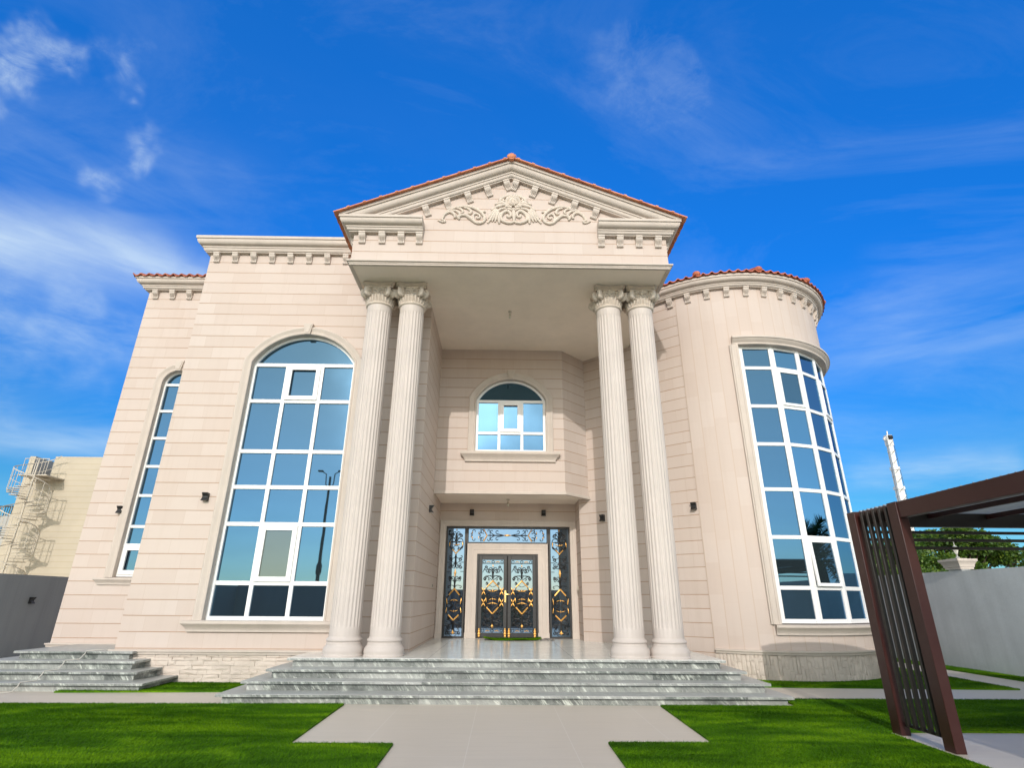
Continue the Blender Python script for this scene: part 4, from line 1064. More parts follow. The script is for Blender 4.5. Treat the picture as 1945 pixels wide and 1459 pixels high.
# ================================================================== COLUMNS
CYL_Y = 11.36
def column_parts():
    n = 24; sub = 8; N = n * sub
    r0, r1, zb, zt = .286, .278, .885, 7.86; mb = MB(); v = []
    zs = [zb, 1.06, 1.075, 1.10, 3, 5, 7.63, 7.66, 7.675, 7.70, zt]
    for z in zs:
        r = r0 + (r1 - r0) * (z - zb) / (zt - zb)
        fl = 0.0 if (z <= 1.061 or z >= 7.69) else (.5 if z in (1.075, 7.675) else 1.0)
        for i in range(N):
            ph = (i % sub) / sub; d = max(0, math.sin(ph * math.pi * 1.25) if ph < .8 else 0) * .014 * fl
            a = 2 * math.pi * i / N; v.append(((r - d) * math.cos(a), (r - d) * math.sin(a), z))
    mb.add(v, [(j * N + i, j * N + (i + 1) % N, (j + 1) * N + (i + 1) % N, (j + 1) * N + i) for j in range(len(zs) - 1) for i in range(N)])
    ba = MB(); ba.lathe([(.0, ZF), (.372, ZF), (.376, .59), (.362, .605), (.358, .62), (.368, .65), (.366, .69), (.35, .725), (.325, .755), (.318, .765), (.318, .795), (.308, .80), (.305, .815), (.312, .822), (.326, .838), (.326, .855), (.314, .868), (.292, .89), (.286, .91)], 0, 0, 48)
    ca = MB(); ca.lathe([(.276, 7.84), (.298, 7.85), (.312, 7.865), (.314, 7.885), (.302, 7.90), (.285, 7.905), (.288, 7.96), (.302, 8.02), (.33, 8.07), (.325, 8.09), (.30, 8.095), (.29, 8.12), (.30, 8.16), (.31, 8.25), (.30, 8.30)], 0, 0, 40)
    for i in range(26):                                       # small upright leaves round the bell
        a = 2 * math.pi * i / 26; c, s_ = math.cos(a), math.sin(a)
        pts = [(r * c, r * s_, z) for r, z in ((.288, 7.905), (.300, 7.95), (.318, 8.01), (.342, 8.055), (.352, 8.05))]
        ca.tube(pts, [.014, .021, .021, .017, .010], 6)
        a += math.pi / 26; c, s_ = math.cos(a), math.sin(a); ca.tube([(r * c, r * s_, z) for r, z in ((.29, 7.91), (.305, 7.97), (.325, 8.02))], [.008, .012, .008], 5)
    for i in range(36):                                       # bead row
        a = 2 * math.pi * i / 36; ca.sphere((.322 * math.cos(a), .322 * math.sin(a), 8.115), .019, 6, 4)
    for q in range(4):                                        # corner volutes, two sheets to each corner
        a = math.pi / 4 + q * math.pi / 2
        for sg in (-1, 1):
            b_ = a + sg * .17; c, s_ = math.cos(b_), math.sin(b_); pts = []
            for t in np.linspace(0, 1, 6): rr_ = .20 + .17 * t; pts.append((rr_ * c, rr_ * s_, 8.165 + .055 * math.sin(t * math.pi * .5)))
            for t in np.linspace(.1, 1, 14):
                an = math.pi / 2 - t * 3.2 * math.pi; r_ = .098 * (1 - .72 * t); rr_ = .375 + r_ * math.cos(an) * .95; pts.append((rr_ * c, rr_ * s_, 8.135 + r_ * math.sin(an)))
            ca.tube(pts, [.032 + .016 * min(1, i / 6) for i in range(len(pts))], 8)
        c, s_ = math.cos(a), math.sin(a); ca.sphere((.385 * c, .385 * s_, 8.125), (.075, .075, .07), 12, 8)
        a = q * math.pi / 2; c, s_ = math.cos(a), math.sin(a)  # palmette under the abacus
        for k in (-2, -1, 0, 1, 2):
            t_ = Vector((-s_, c, 0)); p0 = Vector((.30 * c, .30 * s_, 8.14)); p1 = p0 + t_ * .03 * k + Vector((.03 * c, .03 * s_, .10 - .012 * k * k)); p2 = p1 + t_ * .03 * k + Vector((.02 * c, .02 * s_, .03 - .015 * abs(k)))
            ca.tube([p0, p1, p2], [.010, .016, .009], 5)
    def ab(hw, sag, z0_, z1_):
        pl = []
        for q in range(4):
            a = q * math.pi / 2 - math.pi / 4
            P, Q = Vector((math.cos(a), math.sin(a))) * hw * 1.38, Vector((math.cos(a + math.pi / 2), math.sin(a + math.pi / 2))) * hw * 1.38
            nrm = -((P + Q).normalized()); t_ = (Q - P).normalized()
            P2, Q2 = P + t_ * .05, Q - t_ * .05
            for t in np.linspace(0, 1, 9): pt = P2.lerp(Q2, t) + nrm * sag * math.sin(math.pi * t); pl.append((pt.x, pt.y))
        ca.prism(pl, z0_, z1_)
    ab(.335, .035, 8.262, 8.30); ab(.36, .038, 8.30, 8.322); ab(.372, .04, 8.322, ZS - .001)
    return mb, ba, ca
mbs, mba, mca = column_parts()
col0 = obj('column', mbs, 'column', V, local=True, smooth=50)
ba0 = obj('column_base', mba, 'column', col0, local=True, smooth=40)
ca0 = obj('capital', mca, 'capital', col0, local=True, smooth=45)
for i, x in enumerate((-2.94, -2.185, 2.40, 3.145)):
    o = col0 if i == 0 else copy_tree(col0, V)
    place(o, V, (x, CYL_Y, 0), R(0))

# ================================================================== STEPS
def step_set(root, boxes, floor=True):
    """boxes = [(x0,x1,y0,y1,ztop)] from the top down; each tread is a slab over a set-back riser"""
    zt = [b_[4] for b_ in boxes] + [0.0]
    for i, (x0, x1, y0, y1, z) in enumerate(boxes):
        lo = zt[i + 1]
        mb = MB(); mb.box(x0 + .085, x1 - .085, y0 + .07, y1, lo - .02, z - .055); rs = obj('riser', mb, 'marble', root)
        mb = MB(); mb.box(x0, x1, y0, y1, z - .04, z); o = obj('landing' if i == 0 else 'tread', mb, 'marble_floor' if (i == 0 and floor) else 'marble_top', root, bevel=.006)
        mb = MB()
        mb.box(x0 + .001, x1 - .001, y0 - .002, y0 + .03, z - .041, z - .0065); mb.box(x0 - .002, x0 + .03, y0 + .03, y1, z - .041, z - .0065); mb.box(x1 - .03, x1 + .002, y0 + .03, y1, z - .041, z - .0065)
        obj('nosing', mb, 'marble', o)
ES = thing('entrance_steps', (.1, 12, 0), 'wide grey veined marble steps with a polished landing under the columned portico', 'steps')
step_set(ES, [(-3.80, 4.02, 10.93, 16.62, ZF), (-4.02, 4.24, 10.60, 13.2, .428), (-4.28, 4.49, 10.28, 12.9, .285), (-4.50, 4.68, 9.93, 12.6, .142)])
SS = thing('side_steps', (-8.3, 12.6, 0), 'grey marble steps at the left wing, shorter flight with a cable lying on it', 'steps')
step_set(SS, [(-9.45, -7.17, 11.98, 13.70, .57), (-9.75, -6.90, 11.68, 13.6, .43), (-10.05, -6.63, 11.36, 13.5, .285), (-10.4, -6.30, 11.03, 13.4, .142)], floor=False)

# ================================================================== LAWNS
def in_poly(x, y, poly):
    ins = np.zeros(len(x), bool); n = len(poly)
    for i in range(n):
        x0_, y0_ = poly[i]; x1_, y1_ = poly[(i + 1) % n]
        c = ((y0_ > y) != (y1_ > y)) & (x < (x1_ - x0_) * (y - y0_) / (y1_ - y0_ + 1e-12) + x0_); ins ^= c
    return ins
def blades(name, poly, dens, box, base=.022, h=(.012, .027), label=None):
    x0_, x1_, y0_, y1_ = box; n = int((x1_ - x0_) * (y1_ - y0_) * dens)
    x = RNG.uniform(x0_, x1_, n); y = RNG.uniform(y0_, y1_, n); k = in_poly(x, y, poly); x, y = x[k], y[k]; n = len(x)
    a = RNG.uniform(0, 2 * math.pi, n); hh = RNG.uniform(*h, n); wd = RNG.uniform(.0022, .0042, n)
    # the pile leans one way or the other in broad patches
    lean = .016 * np.sin(x * 1.1 + 1.3 * np.sin(y * 1.7)) + RNG.normal(0, .011, n); lean2 = .012 * np.cos(y * 2.1 + x * .6) + RNG.normal(0, .011, n)
    v = np.empty((n, 3, 3), np.float32)
    v[:, 0] = np.c_[x - wd * np.cos(a), y - wd * np.sin(a), np.full(n, base)]; v[:, 1] = np.c_[x + wd * np.cos(a), y + wd * np.sin(a), np.full(n, base)]
    v[:, 2] = np.c_[x + lean, y + lean2, base + hh]
    me = bpy.data.meshes.new(name); me.vertices.add(n * 3); me.vertices.foreach_set('co', v.ravel())
    me.loops.add(n * 3); me.loops.foreach_set('vertex_index', np.arange(n * 3, dtype=np.int32))
    me.polygons.add(n); me.polygons.foreach_set('loop_start', np.arange(0, n * 3, 3, dtype=np.int32)); me.polygons.foreach_set('loop_total', np.full(n, 3, np.int32))
    me.update(calc_edges=True); me.materials.append(M['grass'])
    o = bpy.data.objects.new(name, me); COL.objects.link(o); o['kind'] = 'stuff'
    tag(o, label, 'grass'); return o
LAWNS = [
    ([(-13.2, 9.72), (-4.6, 9.86), (-2.46, 9.92), (-2.41, 7.38), (-1.225, 7.38), (-1.2, 0), (-13.2, 0)], 6500, (-8.6, -1.1, 6.1, 10.0), 'bright green artificial lawn left of the central path'),
    ([(2.52, 9.92), (2.48, 7.48), (1.255, 7.48), (1.225, 0), (4.86, 0), (4.93, 8.13), (11.0, 8.13), (11.0, 10.62), (4.72, 10.58), (4.72, 9.92)], 6500, (1.1, 10.2, 6.1, 10.7), 'artificial lawn right of the central path running behind the pergola'),
    ([(4.4, 12.06), (10.0, 11.86), (10.1, 17), (4.4, 17)], 4500, (4.4, 10.1, 11.8, 15.6), 'strip of lawn round the foot of the tower'),
    ([(11.15, 5), (11.74, 5), (11.74, 20), (11.15, 20)], 4000, (11.1, 11.8, 11.5, 19), 'narrow strip of lawn along the white wall'),
    ([(-7.75, 10.96), (-4.1, 11.18), (-4.1, 12.16), (-7.75, 12.16)], 6000, (-7.8, -4.1, 10.9, 12.2), 'small lawn between the two flights of marble steps')]
for poly, dens, box, lab in LAWNS:
    mb = MB(); pl = poly if sum((poly[i][0] * poly[(i + 1) % len(poly)][1] - poly[(i + 1) % len(poly)][0] * poly[i][1]) for i in range(len(poly))) > 0 else poly[::-1]
    mb.prism(pl, 0.001, .022); structure('lawn', mb, 'grass')
    blades('turf', poly, dens, box, label=lab)

# ================================================================== SMALL THINGS ON THE VILLA
def wall_lamp_parts():
    mb = MB(); w_ = .062
    prof = [(0, -.085), (.115, -.085), (.060, -.012), (.060, .012), (.115, .085), (0, .085)]; n = len(prof)   # up-and-down light, notched in front
    mb.add([(x, -o, z) for x in (-w_, w_) for o, z in prof], [tuple(range(n)), tuple(range(2 * n - 1, n - 1, -1))] + [(i, i + n, (i + 1) % n + n, (i + 1) % n) for i in range(n)])
    g = MB()
    for z in (-.086, .086): g.box(-.035, .035, -.085, -.03, min(z, z * .97), max(z, z * .97))
    pl = MB(); pl.box(-.05, .05, -.004, .012, -.07, .07)
    return mb, g, pl
LAMPS = [((-9.30, YW, 3.53), 0, 'black wall lamp on the left wing beside the narrow arched window'),
         ((-6.48, YM, 3.60), 0, 'black wall lamp just left of the big arched window'),
         ((-1.85, 13.98, 3.66), 90, 'black notched wall lamp on the side wall left of the entrance door, seen edge on'),
         ((-.92, YD, 3.935), 0, 'black wall lamp above the left side of the entrance door'),
         ((1.184, YD, 3.94), 0, 'black wall lamp above the right side of the entrance door'),
         ((2.70, 15.148, 3.63), 48, 'black wall lamp on the slanting wall between the door and the right columns'),
         ((*tpt(-129, TR), 3.70), -39 + 0, 'black wall lamp on the tower wall just right of the columns'),
         ((-13.30, 16.9, 1.45), 90, 'black wall lamp on the shaded grey boundary wall')]
for i, (loc, rz, lab) in enumerate(LAMPS):
    if i == 5: rz = math.degrees(math.atan2(DD.y, DD.x))
    t = thing('wall_lamp', loc, lab, 'wall lamp', 'black wall lamps', R(rz))
    if i == 0:
        a_, b_, c_ = wall_lamp_parts()
        P0 = [obj('lamp_body', a_, 'black', t, local=True, bevel=.004), obj('lamp_lens', b_, 'lampglass', t, local=True), obj('back_plate', c_, 'black', t, local=True)]
    else:
        for p in P0: c = p.copy(); COL.objects.link(c); c.parent = t
def holder(loc, lab):
    t = thing('ceiling_lamp', loc, lab, 'lamp')
    mb = MB(); mb.lathe([(0, 0), (.045, 0), (.045, -.02), (.012, -.024), (.012, -.075), (.028, -.08), (.028, -.135), (0, -.137)], 0, 0, 16); obj('lamp_holder', mb, 'plastic', t, local=True, smooth=40)
    mb = MB(); mb.sphere((0, 0, -.165), (.033, .033, .042), 12, 8); obj('bulb', mb, 'lampglass', t, local=True, smooth=60)
holder((.105, 12.35, ZS), 'bare bulb holder hanging from the high porch ceiling')
holder((.13, 15.75, 4.215), 'bare bulb holder under the balcony just above the entrance door')
t = thing('doorbell_panel', (-1.85, 15.44, 1.89), 'small ivory switch plate on the side wall left of the door', 'switch', rotz=R(90))
mb = MB(); mb.box(-.06, .06, -.014, 0, -.05, .05); obj('plate', mb, 'plastic', t, local=True, bevel=.004)
mb = MB(); mb.box(-.04, -.006, -.019, -.013, -.03, .03); mb.box(.006, .04, -.019, -.013, -.03, .03); obj('button', mb, 'black', t, local=True)
t = thing('socket_box', (2.10, 16.2, 1.87), 'tiny ivory socket on the wall right of the entrance door', 'socket', rotz=R(-90))
mb = MB(); mb.box(-.04, .04, -.03, .0, -.06, .06); obj('plate', mb, 'plastic', t, local=True, bevel=.004)
# curled grass mat by the door and a grey cloth
t = thing('door_mat', (.28, 15.95, ZF), 'curled green artificial grass mat lying in front of the entrance door', 'mat')
mb = MB(); nx_, ny_ = 30, 8; g = []
def mat_z(x, y): e = abs(x) / .74; return .016 + .045 * max(0, e - .62) ** 1.5 * 3 + .012 * math.sin(x * 6) * (y < 0) + .02 * max(0, -y - .1)
for j in range(ny_ + 1):
    for i in range(nx_ + 1):
        x = -.74 + 1.48 * i / nx_; y = (-.32 + .64 * j / ny_); y = y + (.22 * (abs(x) / .74) ** 2 if y < 0 else 0) * (-y / .32 if y < 0 else 0); g.append((x, y, mat_z(x, y)))
k = nx_ + 1
mb.add(g, [(j * k + i, j * k + i + 1, (j + 1) * k + i + 1, (j + 1) * k + i) for j in range(ny_) for i in range(nx_)])
mb.add([(x, y, z - .012) for x, y, z in g], [(j * k + i, (j + 1) * k + i, (j + 1) * k + i + 1, j * k + i + 1) for j in range(ny_) for i in range(nx_)])
obj('backing', mb, 'grass', t, local=True, smooth=60)
mb = MB()
for _ in range(7000):
    q = random.choice(g); x, y = q[0] + random.uniform(-.03, .03), q[1] + random.uniform(-.045, .045)
    if abs(x) > .76: continue
    z = q[2]; a = random.uniform(0, 6.28); w_ = .004; h_ = random.uniform(.015, .032)
    mb.add([(x - w_ * math.cos(a), y - w_ * math.sin(a), z), (x + w_ * math.cos(a), y + w_ * math.sin(a), z), (x + random.uniform(-.015, .015), y + random.uniform(-.02, .01), z + h_)], [(0, 1, 2)])
obj('pile', mb, 'grass', t, local=True, fix=False)
mb = MB(); rnd = random.Random(3); n1_, n2_ = 14, 8
v = [(1.02 + .36 * i / n1_ + .02 * math.sin(j * 2.0), 15.80 + .22 * j / n2_ + .02 * math.sin(i * 1.7), ZF + .012 + .022 * (math.sin(i * 1.1) * math.cos(j * 1.3) + 1) * math.sin(math.pi * i / n1_) + rnd.uniform(0, .006)) for j in range(n2_ + 1) for i in range(n1_ + 1)]; k = n1_ + 1
mb.add(v, [(j * k + i, j * k + i + 1, (j + 1) * k + i + 1, (j + 1) * k + i) for j in range(n2_) for i in range(n1_)])
o = obj('floor_cloth', mb, 'cloth', smooth=60); tag(o, 'crumpled grey cloth on the landing beside the green door mat', 'cloth')
s_ = o.modifiers.new('thick', 'SOLIDIFY'); s_.thickness = .01
# cable lying over the side steps
pts = [(-7.72, 12.35, .578), (-7.9, 12.22, .578), (-8.05, 11.97, .578), (-8.06, 11.955, .53), (-8.1, 11.90, .438), (-8.2, 11.67, .438), (-8.205, 11.655, .39), (-8.23, 11.58, .293), (-8.3, 11.35, .293), (-8.305, 11.335, .25), (-8.33, 11.26, .15), (-8.42, 11.02, .15), (-8.425, 11.005, .1), (-8.45, 10.93, .012), (-8.6, 10.78, .012), (-9.2, 10.72, .012), (-10.0, 10.9, .012)]
mb = MB(); mb.tube(pts, .009, 6); o = obj('cable', mb, 'rubber', smooth=60); tag(o, 'thin pale cable snaking down the left marble steps', 'cable')

# ================================================================== BOUNDARY WALLS
def bwall(name, x0, x1, y0, y1, h, mat, lab):
    t = thing(name, ((x0 + x1) / 2, (y0 + y1) / 2, 0), lab, 'wall')
    mb = MB(); mb.box(x0, x1, y0, y1, -.1, h); obj('wall_panel', mb, mat, t)
    return t
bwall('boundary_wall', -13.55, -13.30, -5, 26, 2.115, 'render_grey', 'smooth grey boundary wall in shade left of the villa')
bw_ = bwall('boundary_wall', 11.75, 12.0, -5, 26, 2.335, 'render_white', 'rough white boundary wall on the right behind the pergola')
M['render_warm'] = mat_plain('warm_grey_render', (0.50, 0.42, 0.33), 0.9, var=0.1, scale=0.8, grime=0.30)
bwall('boundary_wall', -13.3, 11.75, -5.25, -5.0, 2.15, 'render_warm', 'front boundary wall mirrored dark in the lowest panes of the big arched window')
t = thing('gate_pillar', (11.98, 14.85, 0), 'cream flared pillar head rising above the white boundary wall', 'pillar')
mb = MB(); mb.box(11.76, 11.99, 14.68, 15.12, 0, 2.40); obj('shaft', mb, 'render_white', t)
mb = MB(); mb.sweep([(11.72, 14.65), (12.05, 14.65), (12.05, 15.15), (11.72, 15.15)], [(-.1, 0), (.01, 0), (.012, .04), (.03, .055), (.035, .10), (.06, .16), (.095, .20), (.095, .25), (-.1, .255)], 2.37, closed=True); mb.box(11.75, 12.0, 14.7, 15.1, 2.40, 2.64); obj('pillar_head', mb, 'trim', t, smooth=35)
t = thing('pillar_lantern', (11.84, 14.8, 2.65), 'small lantern with a spike standing on the pillar head of the white wall', 'lantern')
mb = MB(); mb.lathe([(0, 0), (.055, 0), (.05, .02), (.018, .035), (.015, .09), (.03, .10)], 0, 0, 12); obj('stem', mb, 'concrete', t, local=True, smooth=40)
mb = MB(); mb.lathe([(.03, .10), (.075, .245)], 0, 0, 6); obj('lantern_glass', mb, 'lampglass', t, local=True)
mb = MB(); mb.lathe([(.11, .24), (.09, .262), (.03, .30), (.012, .33), (.004, .43), (0, .43)], 0, 0, 6); obj('lantern_cap', mb, 'concrete', t, local=True)

# ================================================================== PERGOLA
PG = thing('pergola', (8, 4.8, 0), 'maroon steel pergola with a dark slatted screen and corrugated roof at the right', 'pergola')
def part_box(name, mat, *b, bevel=.005): mb = MB(); mb.box(*b); return obj(name, mb, mat, PG, bevel=bevel)
part_box('post', 'maroon', 5.03, 5.155, 7.06, 7.235, 0, 2.77)
part_box('post', 'maroon', 5.03, 5.155, 7.955, 8.13, 0, 2.77)
for x, y in ((10.6, 7.955), (10.6, 1.0), (5.03, 1.0)): part_box('post', 'maroon', x, x + .125, y, y + .175, 0, 2.77)
mb = MB(); mb.box(-.024, .024, -.024, .024, .12, 2.74); sl0 = obj('slat', mb, 'slat', PG, local=True, bevel=.004)
for i in range(5):
    o = sl0 if i == 0 else sl0.copy()
    if i: COL.objects.link(o)
    place(o, PG, (5.085, 7.335 + .131 * i, .0))
part_box('screen_rail', 'slat', 5.11, 5.14, 7.235, 7.955, .10, .14)
part_box('screen_rail', 'slat', 5.11, 5.14, 7.235, 7.955, 2.60, 2.66)
part_box('beam', 'maroon', 5.045, 5.145, 1.175, 7.06, 2.565, 2.765)
part_box('beam', 'maroon', 5.115, 5.150, 7.236, 7.954, 2.565, 2.765)
part_box('beam', 'slat', 5.156, 10.6, 8.00, 8.10, 2.575, 2.765)
part_box('beam', 'maroon', 5.156, 10.6, 1.03, 1.13, 2.565, 2.765)
part_box('beam', 'maroon', 10.61, 10.71, 1.175, 7.955, 2.565, 2.765)
for x in (6.15, 7.0, 7.95, 8.9, 9.8): part_box('purlin', 'maroon', x - .022, x + .022, 1.131, 7.999, 2.69, 2.755)
for z in (2.285, 2.395, 2.50): part_box('rear_rail', 'slat', 5.156, 10.6, 8.04, 8.075, z - .02, z + .02)
mb = MB(); ny_ = 280; ys = np.linspace(1.0, 8.12, ny_); zz_ = [2.785 + .014 * math.cos((y - 1) / .09 * 2 * math.pi) for y in ys]
xa, xb = 5.16, 10.75
mb.add([(x, y, z) for y, z in zip(ys, zz_) for x in (xa, xb)], [(2 * i, 2 * i + 1, 2 * i + 3, 2 * i + 2) for i in range(ny_ - 1)])
obj('roof_sheet', mb, 'sheet', PG, smooth=60)

# ================================================================== NEIGHBOURS
N1 = thing('neighbour_house', (-18, 28, 0), 'plain beige tiled house behind the left boundary wall', 'house')
mb = MB(); mb.box(-19.67, -11.0, 24.0, 33, 0, 7.28); mb.box(-20.78, -20.53, 24.0, 33, 0, 7.28); mb.box(-20.531, -19.669, 24.0, 33, 0, 6.28); obj('wall', mb, 'neigh', N1)
mb = MB(); mb.box(-20.53, -19.67, 25.6, 25.8, 6.28, 7.18); mb.quad((-20.525, 24.02, 6.3), (-20.525, 25.6, 6.3), (-20.525, 25.6, 7.27), (-20.525, 24.02, 7.27)); obj('stair_recess', mb, 'concrete', N1)
mb = MB(); mb.box(-20.3, -19.9, 25.56, 25.61, 6.3, 7.0); obj('roof_door', mb, 'slat', N1)
S1 = thing('spiral_staircase', (-19.45, 22.95, 0), 'cream metal spiral staircase climbing the beige house wall', 'staircase')
cx_, cy_ = -19.45, 22.95; turn = 1.66; top = 6.28; a_top = R(60)
mb = MB(); mb.tube([(cx_, cy_, 0), (cx_, cy_, 3), (cx_, cy_, 6.9)], .028, 10); obj('centre_pole', mb, 'white_steel', S1, smooth=50)
nst = int(top / turn * 14)
for i in range(nst):
    z = top - (i + 1) * turn / 14
    if z < .1: break
    a = a_top + (i + 1) * 2 * math.pi / 14; da = math.pi / 14
    mb = MB(); pl = [(cx_ + r * math.cos(q), cy_ + r * math.sin(q)) for r, q in ((.05, a - da), (.70, a - da), (.73, a), (.70, a + da), (.05, a + da))]
    mb.prism(pl, z - .025, z); obj('tread', mb, 'white_steel', S1)
def hel(i, dz_, r=.72): a = a_top + i * 2 * math.pi / 14; return (cx_ + r * math.cos(a), cy_ + r * math.sin(a), top - i * turn / 14 + dz_)
for nm, dz_, rad in (('handrail', .92, .02), ('lower_rail', .50, .010)):
    mb = MB(); mb.tube([hel(i / 2, dz_) for i in range(0, 2 * nst)], rad, 6); obj(nm, mb, 'white_steel', S1, smooth=60)
mb = MB()
for i in range(1, nst):
    p, q = hel(i, 0), hel(i, .92); mb.tube([p, ((p[0] + q[0]) / 2, (p[1] + q[1]) / 2, (p[2] + q[2]) / 2), q], .011, 5)
obj('baluster_row', mb, 'white_steel', S1)
mb = MB(); mb.box(-20.2, -19.0, 23.0, 24.0, 6.24, 6.28)
for x in np.linspace(-20.1, -19.1, 5): mb.tube([(x, 23.02, 6.28), (x, 23.02, 6.6), (x, 23.02, 6.95)], .012, 5)
mb.tube([(-20.1, 23.02, 6.95), (-19.6, 23.02, 6.95), (-19.1, 23.02, 6.95)], .018, 6)
obj('top_landing', mb, 'white_steel', S1)
N2 = thing('distant_house', (-34, 38, 0), 'grey house with a railed roof terrace at the far left edge', 'house')
mb = MB(); mb.box(-42, -29.4, 34, 42, 0, 6.02); obj('wall', mb, 'concrete', N2)
mb = MB(); mb.box(-31.0, -29.7, 33.96, 34.02, 4.6, 5.4); obj('window', mb, 'glass', N2)
mb = MB()
for x in np.arange(-42, -29.3, .14): mb.box(x, x + .03, 34.05, 34.08, 6.02, 6.55)
mb.box(-42, -29.35, 34.04, 34.09, 6.55, 6.62); obj('railing', mb, 'slat', N2)
N3 = thing('far_house', (27, 41, 0), 'small beige house seen through the slats of the pergola', 'house')
mb = MB(); mb.box(25.6, 27.0, 40, 46, 0, 4.73); mb.box(27.0, 29.2, 40.3, 46, 0, 4.68); obj('wall', mb, 'neigh', N3)
mb = MB(); mb.box(26.55, 26.95, 39.96, 40.02, 2.6, 4.3); obj('window', mb, 'glass', N3)
mb = MB(); mb.box(25.5, 27.05, 39.9, 40.1, 4.73, 4.85); obj('parapet', mb, 'trim', N3)

# ================================================================== CRANE
CR = thing('mobile_crane', (43.1, 60, 0), 'white telescopic crane boom far beyond the right wall', 'crane')
foot = Vector((43.55, 60.4, 1.6)); tip = Vector((43.78, 60, 19.0)); ax = (tip - foot).normalized()
def sec(t0, t1, w_):
    mb = MB(); p = foot.lerp(tip, t0); q = foot.lerp(tip, t1); mb.beam(p, q, w_, w_ * .9); mb.beam(q - ax * .35, q, w_ * 1.22, w_ * 1.15); mb.beam(q - ax * 1.1, q - ax * .95, w_ * 1.1, w_ * 1.02)
    return obj('boom_section', mb, 'crane', CR, bevel=.02)
sec(0, .56, .80); sec(.56, .685, .68); sec(.685, .81, .60); sec(.81, .97, .50)
mb = MB(); c = tip; mb.beam(c - ax * .6, c + ax * .35, .62, .6); mb.beam(c + Vector((-.55, 0, -.15)), c + Vector((.1, 0, .25)), .16, .3); mb.beam(c + Vector((0, 0, .25)), c + Vector((.05, 0, .85)), .12, .12); obj('boom_head', mb, 'crane', CR, bevel=.02)
mb = MB()
for dx_, dy_ in ((-.16, -.33), (.12, -.33)): mb.lathe([(.0, -.06), (.2, -.06), (.2, .06), (0, .06)], 0, 0, 14)
mb = MB(); mb.tube([c + Vector((-.2, -.33, .05)), c + Vector((.0, -.33, .05)), c + Vector((.2, -.33, .05))], .24, 14); obj('sheave', mb, 'black', CR, smooth=40)
mb = MB()
for dx_ in (-.62, .50): mb.tube([c + Vector((dx_ * .7, -.2, 0)), c.lerp(foot, .5) + Vector((dx_, -.3, 0)), foot + Vector((dx_ * 1.1, -.3, 0))], .022, 5)
obj('hoist_cable', mb, 'black', CR)
mb = MB()
for t in np.linspace(.1, .95, 15):
    p = foot.lerp(tip, t); w_ = .42 - .17 * t
    mb.beam(p + Vector((-w_, -.4, 0)), p + Vector((w_, -.4, .55)), .035, .03)
obj('boom_lacing', mb, 'black', CR)
mb = MB(); mb.box(40.6, 46.0, 59.2, 61.6, .7, 1.7); mb.box(44.4, 46.1, 59.3, 61.5, 1.7, 2.9); obj('carrier', mb, 'crane', CR, bevel=.05)
mb = MB()
for x in (41.4, 42.8, 45.2):
    mb.tube([(x, 59.1, .55), (x, 60, .55), (x, 61.7, .55)], .55, 18)
obj('wheel_set', mb, 'black', CR, smooth=40)

